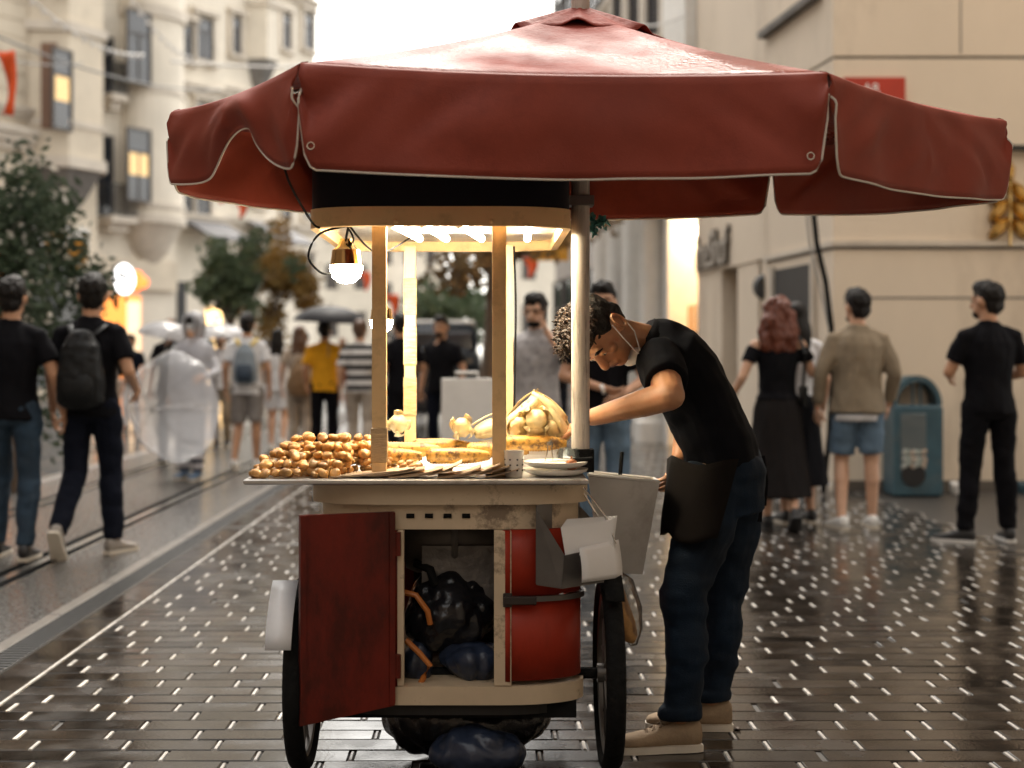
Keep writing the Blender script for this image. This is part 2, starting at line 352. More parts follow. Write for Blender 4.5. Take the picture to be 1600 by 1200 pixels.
# --- left A: angled bay, rusticated pier
fa = Facade(-15.6, 42, 27)
U = lambda f, px, d=0: f.uz(px, 300, d)[0]
Z = lambda f, px, py, d=0: f.uz(px, py, d)[1]
u1 = U(fa, 152)
A = house('bay_fronted_building', 'cream stone building with angled bay window above the leafy tree at far left', fa, -3, u1, 19, 9, m_cream, GL)
courses(fa, A, -3, U(fa, 40), 6.2, 18.5)
zb = Z(fa, 95, 268); b = bay(fa, A, U(fa, 44), u1 - .1, zb, 19.2, 1.0, 0, [(zb, zb + .35, 1.1), (zb + 1.3, zb + 1.5, 1.06), (Z(fa, 95, 45, 1), Z(fa, 95, 30, 1), 1.12), (zb + 6.5, zb + 6.8, 1.1)], m_cream)
ub0, ub1 = U(fa, 82, 1.0), U(fa, 108, 1.0)
window(fa, b, ub0, ub1, Z(fa, 95, 200, 1), Z(fa, 95, 80, 1), 1.0, 1, 0, False)
window(fa, b, ub0, ub1, Z(fa, 95, -110, 1), Z(fa, 95, -10, 1), 1.0, 0, 0, False)
wp = MB()
for s_, (a, c) in ((0, (44, 70)), (1, (135, 152))):      # narrow side lights of the bay
    ua_, ub_ = U(fa, 44), u1 - .1; w_ = (ub_ - ua_) * .24
    p0, p1 = (V(ua_, .05, 0), V(ua_ + w_, 1.0, 0)) if s_ == 0 else (V(ub_ - w_, 1.0, 0), V(ub_, .05, 0))
    t = (p1 - p0); n_ = V(-t.y, t.x, 0).normalized()
    for z0, z1 in ((Z(fa, 95, 200, 1), Z(fa, 95, 65, 1)),):
        q = [p0 + t * .3 + n_ * .02, p0 + t * .7 + n_ * .02]; 
        mb = MB(); mb.add([fa.M @ (x + n_ * e + V(0, 0, z)) for e in (0, .06) for z in (z0, z1) for x in q], [(0, 1, 3, 2), (4, 6, 7, 5), (0, 4, 5, 1), (2, 3, 7, 6), (0, 2, 6, 4), (1, 5, 7, 3)])
        mb.build('side_light', mat('brown_window', (.16, .07, .03), .4), b)
cornice(fa, A, -3, U(fa, 44), Z(fa, 20, 235), .7, .5); cornice(fa, A, -3, U(fa, 44), Z(fa, 20, 186), .4, .3)
for i, (a, c) in enumerate(((-2.6, -.4), (.3, 2.4), (3.0, 5.2))): 
    o = fa.box(MB(), a, c, 0, .06, .3, 4.6).build('shopfront', [m_glass, m_orange, m_glass][i], A)
    fa.box(MB(), a - .15, c + .15, 0, .14, 4.7, 5.5).build('fascia', m_white, o)
# --- left B: round bay, balconies at its near side
fb = Facade(*(fa.M @ V(u1, -.6, 0)).xy, 33)
ue = U(fb, 274); 
B = house('round_bay_building', 'pale building with rounded bay and iron balconies beside the angled bay', fb, .02, ue, 21, 9, m_cream2, GL)
ua = U(fb, 190); zb = Z(fb, 230, 352)
b = bay(fb, B, ua, ue, zb, 20.5, 1.0, 1, [(zb, zb + .3, 1.08), (Z(fb, 230, 322, 1), Z(fb, 230, 314, 1), 1.06), (Z(fb, 230, 140, 1), Z(fb, 230, 132, 1), 1.04), (Z(fb, 230, 20, 1), Z(fb, 230, 2, 1), 1.1)], m_cream2)
for (y0, y1, c) in ((128, 20, 0), (312, 204, 1), (-40, -140, 0)):
    window(fb, b, U(fb, 200, 1.03), U(fb, 233, 1.03), Z(fb, 215, y0, 1), Z(fb, 215, y1, 1), .98, c, 1, False)
    window(fb, b, U(fb, 249, .8), U(fb, 256, .8), Z(fb, 252, y0, .8), Z(fb, 252, y1, .8), .76, 0, 0, False)
balcony(fb, B, U(fb, 153), U(fb, 178), Z(fb, 165, 150), .7); balcony(fb, B, U(fb, 146), U(fb, 186), Z(fb, 165, 340), .9)
window(fb, B, .35, U(fb, 172), Z(fb, 165, 150), Z(fb, 165, 60), 0, 0, 1, False); window(fb, B, .35, U(fb, 172), Z(fb, 165, 338), Z(fb, 165, 215), 0, 0, 1, False)
o = fb.box(MB(), .3, U(fb, 218), .0, .06, .2, Z(fb, 190, 462)).build('shopfront', m_orange, B); fb.box(MB(), U(fb, 196), U(fb, 216), .062, .1, .2, Z(fb, 190, 470)).build('door', mat('lit_cream_panel', (.8, .6, .4), .6, emit=(1, .7, .4), es=.35), o)
fb.box(MB(), .1, ue - .1, 0, .2, Z(fb, 200, 452), Z(fb, 200, 405)).build('fascia', m_cream, B)
# --- left C, D, E: paler houses farther on
def plain(name, label, X, Y, th, px1, top, m, wins, u0=.02, extra=None, deep=9):
    f = Facade(X, Y, th); ue = U(f, px1); r = house(name, label, f, u0, ue, top, deep, m, GL)
    for (xa, xb, ya, yb) in wins: 
        xm = (xa + xb) / 2; window(f, r, U(f, xa), U(f, xb), Z(f, xm, yb), Z(f, xm, ya), 0, 0, 1)
    for py in (352, 150, -30):
        zc = Z(f, (px1 + 270) / 2, py)
        if zc < top - .5: cornice(f, r, u0, ue, zc, .4, .35)
    cornice(f, r, u0 - .1, ue + .1, top - .7, .7, .7); return f, r, ue
q = fb.M @ V(ue, -1.2, 0)
fc, C, uc = plain('pale_corner_house', 'pale house with tall dark windows behind the umbrella\'s left corner', q.x, q.y + 1, 30, 352, 24, m_cream2, [(307, 328, 32, 92), (306, 324, 292, 350), (308, 328, 165, 225), (284, 296, 40, 92), (284, 296, 292, 350)])
o = fc.box(MB(), U(fc, 322), U(fc, 345), 0, .05, .2, Z(fc, 330, 480)).build('lit_shop_window', m_shop, C)
fc.box(MB(), U(fc, 276), U(fc, 289), 0, .06, .2, Z(fc, 282, 440)).build('doorway', m_black, C)
aw = MB(); a, c = U(fc, 280), U(fc, 345); z = Z(fc, 310, 362); aw.add([fc.M @ V(*p) for p in ((a, .05, z + .5), (c, .05, z + .5), (c, 1.6, z - .3), (a, 1.6, z - .3), (a, .05, z + .44), (c, .05, z + .44), (c, 1.6, z - .42), (a, 1.6, z - .42))], [(0, 1, 2, 3), (4, 7, 6, 5), (3, 2, 6, 7), (0, 3, 7, 4), (1, 5, 6, 2), (0, 4, 5, 1)])
aw.build('awning', mat('grey_awning', (.10, .10, .11), .6), C)
q = fc.M @ V(uc, -1.0, 0)
fd, D, ud = plain('oriel_house', 'pale narrow house with projecting oriel window rising behind the umbrella', q.x, q.y + 1, 28, 425, 26, m_cream2, [(395, 408, 30, 82), (362, 372, 30, 82), (398, 408, 290, 318), (362, 374, 240, 300)])
aw = MB(); a, c = U(fd, 378), U(fd, 432); z = Z(fd, 410, 366); aw.add([fd.M @ V(*p) for p in ((a, .05, z + .6), (c, .05, z + .6), (c, 2, z - .4), (a, 2, z - .4), (a, .05, z + .5), (c, .05, z + .5), (c, 2, z - .55), (a, 2, z - .55))], [(0, 1, 2, 3), (4, 7, 6, 5), (3, 2, 6, 7), (0, 3, 7, 4), (1, 5, 6, 2), (0, 4, 5, 1)])
aw.build('awning', mat('grey_awning'), D)
bay(fd, D, U(fd, 385), U(fd, 420), Z(fd, 400, 96), Z(fd, 400, 14), .8, 0, [(Z(fd, 400, 14), Z(fd, 400, 4), 1.15)], m_cream2)
q = fd.M @ V(ud, -1.5, 0)
fe, E, ue_ = plain('tall_pale_house', 'tall pale house with stacked windows where the left row meets the white sky', q.x, q.y + 1, 24, 492, 31, m_cream2, [(474, 486, 25, 75), (440, 450, 25, 75), (474, 486, 290, 340), (440, 450, 290, 340), (474, 486, 400, 450)])
q = fe.M @ V(ue_, -3, 0)
# --- far closing houses seen between the cart posts
for i, (pa, pb, Y, top, lab) in enumerate(((452, 585, 120, 17, 'hazy low house far down the street left of the cart posts'), (588, 690, 150, 14, 'hazy far house closing the street behind the dark van'), (800, 905, 105, 20, 'hazy far house seen right of the cart posts'))):
    f = Facade((pa - CX) * Y / F, Y, 90, 1); L = (pb - pa) * Y / F
    r = house('far_house', lab, f, 0, L, top, 10, m_cream2, 'hazy houses at the far end')
    n = int(L / 2.2)
    for k in range(n):
        for z in range(3, int(top) - 2, 4):
            u = (k + .5) * L / n; o = f.box(MB(), u - .5, u + .5, 0, .05, z, z + 2.1).build('window', m_wframe, r)
    cornice(f, r, -.1, L + .1, top - .6, .6, .5)
# --- right corner building R1: beige wall facing the camera, chamfered towards the street
GR = 'buildings on the right side'
YR = 13.5; XR = (1302 - CX) * YR / F
r1 = thing('beige_corner_building', 'smooth beige corner building behind the three walkers at right', 'building', (XR + 4, YR + 1, 0), 0, GR)
zl = CH + (CY - 385) * YR / F; zt = CH + (CY - 92) * YR / F
x2, y2 = (1197 - CX) * 15.6 / F, 15.6
def slab(poly, z0, z1, name, m, parent, e=0): return MB().prism(poly, z0, z1).build(name, m, parent)
foot = [(XR, YR), (14, YR), (14, y2), (x2, y2)]
slab(foot, -.2, zl - .03, 'lower_wall', m_sandw, r1)
ins = lambda d: [(XR + d * .6, YR + d), (14, YR + d), (14, y2 - d), (x2 + d, y2 - d)]
slab(ins(.05), zl - .03, zl, 'ledge_groove', m_under, r1); slab(ins(-.04), zl, zl + .05, 'ledge', m_trim, r1)
slab(foot, zl + .05, zt, 'middle_wall', m_sandw, r1); slab(ins(.03), zt, zt + .03, 'wall_groove', m_under, r1); slab(foot, zt + .03, 15, 'upper_wall', m_sandw, r1)
for px in (1500,): 
    x = (px - CX) * YR / F; MB().box((x, YR - .004, zt + .05), (x + .012, YR + .01, 15)).build('panel_joint', m_under, r1)
zj = CH + (CY - 467) * YR / F; MB().box((XR + .1, YR - .004, zj), (14, YR + .02, zj + .018)).build('panel_joint', m_under, r1)
MB().box((XR, YR - .02, -.1), (14, YR + .02, .1)).build('plinth', mat('wall_base', (.10, .085, .07), .5), r1)
zs = CH + (CY - 236) * YR / F; xs = (1572 - CX) * YR / F
MB().box((xs, YR - .12, zs), (14, YR - .002, zs + .04)).build('shelf_ledge', m_black, r1)
f1 = Facade(XR, YR, math.degrees(math.atan2(x2 - XR, y2 - YR)), -1)
zd = CH + 503 * 15.4 / F; L1 = math.hypot(x2 - XR, y2 - YR)
f1.box(MB(), .3, L1, 0, .1, zd, zd + .07).build('side_ledge', m_under, r1)
o = f1.box(MB(), U(f1, 1272), U(f1, 1212), -.02, .012, 0, zl - .12).build('doorway', m_black, r1)  # solid black panel: the recess's shade is painted, no opening is cut
fr_ = MB(); f1.box(fr_, U(f1, 1276), U(f1, 1272.5), -.02, .05, 0, zl - .08); f1.box(fr_, U(f1, 1211.5), U(f1, 1208), -.02, .05, 0, zl - .08); fr_.build('door_frame', m_trim, o)
# --- R2: side facade along the street with recessed ground floor and a raised-letter sign
f2 = Facade(x2, y2, -4.5, -1)
e2 = U(f2, 1088)
r2 = thing('recessed_shop_building', 'beige shop building with raised lettering and dark recessed entrance behind the red-haired woman', 'building', f2.M @ V(e2 / 2, -3, 0), 0, GR)
zsf = 2.36
f2.box(MB(), .02, e2, -7, 0, zsf, 13.5).build('upper_wall', m_sandw, r2); f2.box(MB(), .02, e2, -7, -1.6, -.2, zsf - .002).build('back_wall', m_black, r2)
U2 = lambda px, d=0: U(f2, px, d)
f2.box(MB(), .02, .25, -1.6, -.02, -.1, zsf - .002).build('pillar', m_sandw, r2)
f2.box(MB(), U2(1182), U2(1150), -1.6, -.02, -.1, zsf - .002).build('pillar', m_sandw, r2)
sh = f2.box(MB(), U2(1149), U2(1126), -1.6, -.25, -.1, zsf - .002).build('roller_shutter', mat('shutter_metal', (.36, .32, .28), .5), r2)
ua_, ub_ = U2(1149), U2(1126); me = None
for k in range(26): f2.box(MB(), ua_, ub_, -.25, -.225, .02 + k * .088, .09 + k * .088).build('slat', mat('shutter_metal'), sh)
f2.box(MB(), U2(1125), e2, -1.6, -.02, -.1, zsf - .002).build('pillar', m_sandw, r2)
c = f2.M @ V(U2(1190), -.05, 2.05); MB().lathe([(.01, -.06), (.13, -.06), (.15, 0), (.12, .06), (.01, .06)], c, 16, Matrix.Rotation(rad(90), 3, 'X')).build('wall_speaker', m_rail, r2)
def text_mesh(s, size, ext, mats, M, parent, name='lettering', shear=0, bevel=0, sx=1):
    cu = bpy.data.curves.new('t', 'FONT'); cu.body = s; cu.size = size; cu.extrude = ext; cu.shear = shear; cu.align_x = 'CENTER'; cu.align_y = 'CENTER'; cu.offset = bevel
    ob = bpy.data.objects.new('t', cu); COL.objects.link(ob); dg = bpy.context.evaluated_depsgraph_get()
    me = bpy.data.meshes.new_from_object(ob.evaluated_get(dg)); bpy.data.objects.remove(ob); me.transform(M @ Matrix.Diagonal((sx, 1, 1, 1))); me.materials.clear(); me.materials.append(mats)
    return link(name, me, parent)
us = U2(1116); zsn = CH + (CY - 393) * (f2.M @ V(us, 0, 0)).y / F
TM = lambda f, u, d, z, flip=False: Matrix.Translation(f.M @ V(u, d, z)) @ Matrix(((f.d.x * (-1 if flip else 1), 0, f.n.x, 0), (f.d.y * (-1 if flip else 1), 0, f.n.y, 0), (0, 1, 0, 0), (0, 0, 0, 1)))
text_mesh('imeShof', .66, .014, mat('bronze_letters', (.09, .07, .05), .4, .3), TM(f2, us, .03, zsn, True), r2, sx=.78, bevel=.014)
text_mesh('imeShof', .66, .006, mat('pale_letter_face', (.55, .5, .44), .5), TM(f2, us, .056, zsn, True), r2, 'letter_face', sx=.78, bevel=-.008)
# --- R3.. beyond: lit shop, white columns, dark door
q = f2.M @ V(e2, .15, 0); f3 = Facade(q.x, q.y, -2, -1); e3 = U(f3, 1035)
r3 = thing('lit_shop_building', 'narrow shop building with warm glowing interior beyond the raised lettering', 'building', f3.M @ V(e3 / 2, -3, 0), 0, GR)
f3.box(MB(), .02, e3, -7, 0, 3.4, 14).build('upper_wall', m_white, r3); f3.box(MB(), .02, e3, -7, -1.4, -.2, 3.398).build('lit_interior', m_shop, r3)
f3.box(MB(), e3 - .4, e3 - .01, -1.4, -.02, -.1, 3.398).build('column', m_white, r3); cornice(f3, r3, .02, e3, 3.45, .5, .5)
for k in range(3):
    c = f3.M @ V(.5 + .45 * k, -.5, 3.1); o = MB().ell(c, (.13, .13, .1)).build('ceiling_lamp', glow('warm_lamp', (1, .85, .6), 9), r3, True)
for k in range(4): f3.box(MB(), .2 + k * .35, .24 + k * .35, -.3, -.26, 0, 2.0).build('window_bar', mat('warm_frame', (.4, .2, .07), .5), r3)
q = f3.M @ V(e3, -.2, 0); f4 = Facade(q.x, q.y, -4, -1); e4 = U(f4, 958)
r4 = thing('white_column_building', 'white fronted building with columns and dark doorway right of the umbrella pole', 'building', f4.M @ V(e4 / 2, -3, 0), 0, GR)
f4.box(MB(), .02, e4, -8, 0, -.2, 12).build('wall', m_white, r4)
for k in range(4):
    u = .4 + (e4 - .9) * k / 3; c = f4.M @ V(u, .25, 0); MB().lathe([(.3, 0), (.3, .3), (.22, .35), (.2, 4.2), (.3, 4.4), (.3, 4.6)], c, 14).build('column', m_white, r4, True)
f4.box(MB(), U(f4, 1012), U(f4, 986), 0, .05, 0, Z(f4, 1000, 428)).build('doorway', mat('grey_door', (.08, .085, .09), .4), r4); cornice(f4, r4, 0, e4, 4.62, .7, .8)
for u in (1.2, e4 * .5, e4 - 1.2): window(f4, r4, u - .5, u + .5, 6.2, 8.6)
q = f4.M @ V(e4, -.5, 0); f5 = Facade(q.x, q.y, -5, -1); e5 = U(f5, 868)
r5 = thing('grey_far_building', 'tall grey building with windows just right of the umbrella peak', 'building', f5.M @ V(e5 / 2, -3, 0), 0, GR)
f5.box(MB(), .02, e5, -9, 0, -.2, 27).build('wall', mat('grey_render', (.36, .34, .32), .7, var=.1, vs=.5), r5)
for k in range(6):
    for z in (1, 5.5, 9, 12.5, 16, 19.5, 23): u = (k + .5) * e5 / 6; window(f5, r5, u - .7, u + .7, z, z + 2.2, 0, 0, 1, False)
for z in (4.6, 8.2, 11.7, 15.2, 18.7, 22.2): cornice(f5, r5, 0, e5, z, .3, .3)

# added unseen block right of the camera, placed and sized to shade that side
r = thing('near_right_shade_block', 'unseen plain beige building added right of the camera to shade that side', 'building', (8, -6, 0)); MB().box((3.25, -22, -.2), (14, 7.6, 19)).build('wall', m_sandw, r)
MB().box((2.95, -22.3, 19.002), (14.3, 7.9, 19.5)).build('cornice', m_trim, r)
m_brick = mat('brown_brick_render', (.24, .18, .13), .8, var=.15, vs=.6)
for nm, lab, lo, hi in (('rear_shade_block', 'unseen plain brown building added behind the camera to cut frontal light', (-15, -32, -.2), (3, -19, 13)), ('near_left_shade_block', 'unseen plain brown building added left of the camera to cut light', (-20, -22, -.2), (-12.5, 22, 16))):  # rear and left blocks, unseen, added to darken the camera-facing surfaces
    r = thing(nm, lab, 'building', ((lo[0] + hi[0]) / 2, (lo[1] + hi[1]) / 2, 0)); MB().box(lo, hi).build('wall', m_brick, r); MB().box((lo[0] - .3, lo[1] - .3, hi[2] + .002), (hi[0] + .3, hi[1] + .3, hi[2] + .5)).build('cornice', m_trim, r)
# ================================================================ the cart
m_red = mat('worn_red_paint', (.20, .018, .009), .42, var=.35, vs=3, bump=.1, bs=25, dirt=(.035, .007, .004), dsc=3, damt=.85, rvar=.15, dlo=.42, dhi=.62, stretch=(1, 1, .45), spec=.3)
m_cr = mat('chipped_cream_paint', (.60, .47, .32), .5, var=.1, vs=6, bump=.1, bs=40, dirt=(.09, .055, .035), dsc=6, damt=.75, dlo=.54, dhi=.62)
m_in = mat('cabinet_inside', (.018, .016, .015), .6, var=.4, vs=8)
m_tray = mat('steel_tray', (.62, .60, .58), .3, .9, var=.12, vs=12, dirt=(.3, .24, .2), dsc=10, damt=.5)
m_wood = mat('ochre_post_paint', (.80, .54, .26), .45, var=.06, vs=5, bump=.05, bs=30, dirt=(.3, .17, .08), dsc=16, damt=.3)
m_tape = mat('packing_tape', (.50, .34, .17), .18, var=.2, vs=20, bump=.5, bs=40, stretch=(1, 1, 4))
m_navy = mat('navy_fascia', (.007, .008, .013), .5, var=.3, vs=3, spec=.15)
m_ceil = mat('quilted_foil_ceiling', (.45, .44, .43), .35, .5, var=.2, vs=10, bump=.8, bs=35)
m_rub = mat('tyre_rubber', (.008, .008, .008), .8, var=.3, vs=30, bump=.5, bs=60, spec=.15)
m_chr = mat('chrome', (.7, .68, .65), .2, 1)
m_gal = mat('galvanised_sheet', (.46, .44, .41), .45, .35, var=.12, vs=4, dirt=(.25, .2, .16), dsc=5, damt=.5)
m_sst = mat('brushed_steel', (.17, .16, .15), .42, .7, var=.2, vs=6, dirt=(.12, .1, .09), dsc=6, damt=.6)
m_paper = mat('white_paper', (.82, .81, .80), .7, var=.03)
m_kraft = mat('kraft_paper', (.46, .32, .20), .7, var=.15, vs=14, bump=.15, bs=60, orand=.15)
m_bag = mat('black_bin_bag', (.010, .010, .012), .22, var=.3, vs=8, bump=.9, bs=14)
m_blue = mat('blue_plastic_bag', (.022, .032, .060), .3, var=.3, vs=8, bump=.8, bs=12)
m_tube = mat('orange_hose', (.5, .16, .03), .4)
YF = 4.2
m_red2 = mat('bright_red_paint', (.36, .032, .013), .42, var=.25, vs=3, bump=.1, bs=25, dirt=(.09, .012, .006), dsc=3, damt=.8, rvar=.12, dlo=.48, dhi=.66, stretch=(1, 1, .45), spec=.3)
XC = -.11; CW = .405; CD = 1.0                           # cabinet centre, half width, length
cart = thing('street_food_cart', 'red and cream wheeled street food cart with lit canopy roof on wet paving', 'food cart', (XC, YF + .5, 0))
def stad(hw, y0, y1, r, n=8, xc=XC, sq=.55):             # plan with rounded ends
    pts = []
    for cx, cy, a0 in ((xc + hw - r, y0 + r * sq, -90), (xc + hw - r, y1 - r * sq, 0), (xc - hw + r, y1 - r * sq, 90), (xc - hw + r, y0 + r * sq, 180)):
        for k in range(n + 1): a = rad(a0 + 90 * k / n); pts.append((cx + r * math.cos(a), cy + r * sq * math.sin(a)))
    return pts
zc0, zc1 = .262, .855
# open-fronted cabinet: floor, top rail, stiles, curved panels
fl = stad(CW, YF, YF + CD, .24)
cab = MB().prism(fl, zc0 - .02, zc0 + .035).build('cabinet_floor', m_cr, cart, 40)
MB().prism(stad(CW + .012, YF - .012, YF + CD + .01, .25), zc1 - .02, .895).build('counter_rail', m_cr, cart, 40)
MB().prism(stad(CW - .015, YF + .012, YF + CD - .01, .24), zc1 - .095, zc1 - .0205).build('vent_rail', m_cr, cart, 40)
for x in (-.225, -.17, -.115, -.06):
    mb = MB(); mb.tube([(x - .012, YF + .011, .80), (x + .012, YF + .011, .80)], .007, 8); mb.build('vent_slot', m_dark, cart)
xs = lambda px: (px - CX) * YF / F
MB().bevbox((xs(616), YF - .003, zc0 + .036), (xs(631), YF + .04, zc1 - .096), .003).build('stile', m_cr, cart)
MB().bevbox((xs(772), YF - .003, zc0 + .036), (xs(799), YF + .04, zc1 - .096), .003).build('stile', m_cr, cart)
def curved(side, z0, z1, off=0):                         # curved side panel from the stile round to the back
    base = stad(CW - .008 + off, YF + .004 - off, YF + CD - .004, .24, 12)
    if side > 0: pts = [p for p in base[:13]]; pts = [(xs(797), pts[0][1])] + pts + [(base[13][0], base[13][1])]
    else: pts = base[39:52]; pts = [(base[38][0], base[38][1])] + pts + [(xs(618), pts[-1][1])]
    g = [[V(x, y, z) for x, y in pts] for z in (z0, (z0 + z1) / 2, z1)]
    return MB().sheet(g)
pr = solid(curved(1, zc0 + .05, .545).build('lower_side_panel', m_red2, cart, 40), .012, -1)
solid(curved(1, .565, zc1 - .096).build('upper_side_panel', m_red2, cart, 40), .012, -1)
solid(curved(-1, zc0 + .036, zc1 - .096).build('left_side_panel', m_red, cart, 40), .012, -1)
MB().box((XC - CW + .03, YF + CD - .03, zc0), (XC + CW - .03, YF + CD - .01, zc1 - .1)).build('back_panel', m_red, cart)
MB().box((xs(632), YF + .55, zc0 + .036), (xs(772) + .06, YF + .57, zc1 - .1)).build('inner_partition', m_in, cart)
b_ = MB(); b_.sheet([[V(x, y, z) for x, y in stad(CW - .001, YF - .006, YF + CD, .24, 12)[2:14]] for z in (.547, .563)])
solid(b_.build('latch_band', m_sst, cart), .008, 0)
la = MB(); la.bevbox((xs(788), YF - .022, .541), (xs(838), YF - .004, .566), .003); la.bevbox((xs(786), YF - .012, .533), (xs(800), YF - .003, .574), .002); la.build('latch', mat('dark_latch', (.06, .05, .045), .4, .7), cart)
for z in (.36, .72): MB().tube([(xs(622), YF - .012, z - .035), (xs(622), YF - .012, z + .035)], .009, 8).build('hinge', m_red, cart)
# opened door swung out to the left
d0 = P(617, 795, YF - .015); d1 = P(469, 810, YF - .12); zt_, zb_ = .815, .215
t = V(d1.x - d0.x, d1.y - d0.y, 0); n_ = V(t.y, -t.x, 0).normalized() * .018
dm = MB(); dm.rings([[V(p.x, p.y, z) for p in (d0, d1, d1 + n_, d0 + n_)] for z in (zb_ + .03, zt_)])
for v in dm.v:
    if (v - V(d1.x, d1.y, v.z)).length < .03 and v.z < .5: v.z -= .035
door = dm.build('cabinet_door', m_red, cart)
for k, (a, b) in enumerate(((0, .06), (.94, 1))):
    e = MB(); p, q = d0 + t * a, d0 + t * b; m_ = -n_ * .25
    e.rings([[V(x.x, x.y, z) for x in (p + m_ * 0, q, q + m_, p + m_)] for z in (zb_ + .035, zt_ - .002)]); e.build('door_batten', m_red, door)
# things inside the cabinet
iv = lambda px, py, d: P(px, py, YF + d)
g = thing('gas_cylinder', 'sooty metal drum lying in the top of the open cabinet', 'drum', iv(712, 870, .32) - V(0, 0, .1))
MB().lathe([(.02, -.16), (.10, -.155), (.115, -.12), (.115, .12), (.10, .155), (.02, .16)], iv(712, 838, .3), 20, Matrix.Rotation(rad(90), 3, 'Y')).build('drum', mat('sooty_metal', (.12, .105, .09), .45, .5, var=.4, vs=6), g, 40)
MB().lathe([(.138, -.01), (.142, 0), (.138, .01)], iv(712, 838, .3), 20, Matrix.Rotation(rad(90), 3, 'Y'), caps=False).build('band', m_sst, g, 40)
MB().box((xs(655), YF + .45, .50), (xs(790), YF + .17, .69)).build('backing_sheet', mat('grimy_foil', (.14, .13, .12), .45, .5, var=.4, vs=14, bump=.6, bs=30), g)
def sack(name, label, c, r, m, amp=.03, fr=14, seed=0, cat='bag', vox=.009, grp=None):
    mb = MB().ell(c, r, n=18, m=12)
    me = remesh(mb, vox, 2, None, None, m, name); no_ = [v.normal.copy() for v in me.vertices]
    for v, nv in zip(me.vertices, no_):
        q = v.co * fr + V(seed * 7, 0, 0); k = 1.3 * noise.noise(q * .45) + abs(noise.noise(V(q.x * .9, q.y * .9, q.z * .45))) * 1.6 - .45 + .55 * abs(noise.noise(q * 1.7 + V(3, 1, 2)))
        v.co += nv * amp * .7 * k
        v.co.z = max(v.co.z, c[2] - r[2] * .93)
    return tag(link(name, me), label, cat, grp)
sack('bin_bag', 'shiny black bin bag stuffed in the open cabinet', iv(705, 955, .22), (.15, .14, .115), m_bag, .035, 13, 1)
sack('blue_sack', 'dark blue plastic sack at bottom right inside the cabinet', iv(735, 1030, .15), (.10, .10, .07), m_blue, .025, 15, 2)
sack('blue_sack', 'small dark blue bundle at bottom left inside the cabinet', iv(652, 1035, .15), (.05, .07, .065), m_blue, .02, 15, 3)
h = MB(); h.tube([iv(630, 925, .08), iv(650, 930, .07), iv(668, 955, .06), iv(672, 975, .07)], .009, 8); tag(h.build('gas_hose', m_tube, None, True), 'short orange hose curving into the cabinet above the bin bag', 'hose')
h = MB(); h.tube([iv(634, 1000, .06), iv(655, 1020, .05), iv(672, 1040, .05), iv(662, 1058, .06), iv(656, 1070, .06)], .009, 8); tag(h.build('gas_hose', m_tube, None, True), 'orange hose looping low in front of the blue bundles', 'hose')
h = MB(); h.tube([iv(650, 880, .2), iv(672, 890, .16), iv(680, 915, .15)], .014, 8); tag(h.build('black_hose', m_rub, None, True), 'thick black hose bending below the sooty drum', 'hose')
# chassis, wheels, mudguard
ch = MB(); ch.box((XC - .36, YF + .06, .19), (XC + .38, YF + .12, .24)); ch.box((XC - .36, YF + .85, .19), (XC + .38, YF + .91, .24))
for x in (XC - .34, XC + .32): ch.box((x, YF + .121, .195), (x + .04, YF + .849, .24))
ch.build('chassis', m_rub, cart)
MB().tube([(XC - .47, YF + .17, .3), (XC + .51, YF + .17, .3)], .018, 10).build('axle', m_rub, cart)
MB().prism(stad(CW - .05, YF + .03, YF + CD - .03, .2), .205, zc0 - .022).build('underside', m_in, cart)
for x in (XC - .45, XC + .485):
    c = V(x, YF + .17, .3); A = Matrix.Rotation(rad(90), 3, 'Y'); prof = []
    w = MB()
    for k in range(40):
        pass
    ringp = [(.3 + .026 * math.cos(a), .026 * math.sin(a)) for a in [2 * math.pi * i / 10 for i in range(10)]]
    rs = []
    for k in range(44):
        a = 2 * math.pi * k / 44; rs.append([c + V(z * 1.15, math.cos(a) * (r - .03), math.sin(a) * (r - .03)) for r, z in ringp])
    rs.append(rs[0]); ty = MB().rings(rs, False, False).build('wheel', m_rub, cart, True)
    rs = []
    for k in range(45): a = 2 * math.pi * k / 44; rs.append([c + V(z, math.cos(a) * r, math.sin(a) * r) for r, z in ((.248, -.016), (.248, .016), (.234, .012), (.234, -.012))])
    MB().rings(rs, False, False).build('rim', m_sst, ty, 40)
    sp = MB()
    for k in range(14): a = 2 * math.pi * k / 14; sp.tube([c + V(.012 * (-1) ** k, .02 * math.cos(a), .02 * math.sin(a)), c + V(0, .236 * math.cos(a + .15), .236 * math.sin(a + .15))], .005, 6)
    sp.build('spokes', m_sst, ty, True); MB().tube([c - V(.035, 0, 0), c + V(.035, 0, 0)], .03, 12).build('hub', m_sst, ty, 40)
def guard(x, w, a0, a1, m, r=.345):
    g = [[V(x + dx, YF + .17 - math.cos(rad(a)) * r, .3 + math.sin(rad(a)) * r) for dx in (-w / 2, w / 2)] for a in range(a0, a1, 8)]
    return solid(MB().sheet(g).build('mudguard', m, cart, True), .004)
guard(XC - .485, .075, 23, 64, mat('white_plastic', (.74, .75, .77), .35)); guard(XC + .487, .055, 50, 130, m_rub, .335)
sack('bin_bag', 'black bags slung beneath the cart between its wheels', V(-.06, YF + .3, .13), (.27, .2, .13), m_bag, .035, 9, 5, vox=.012)
sack('blue_sack', 'dark blue bag dragging on the paving beneath the cart', V(-.02, YF + .1, .075), (.15, .09, .075), m_blue, .02, 14, 6)
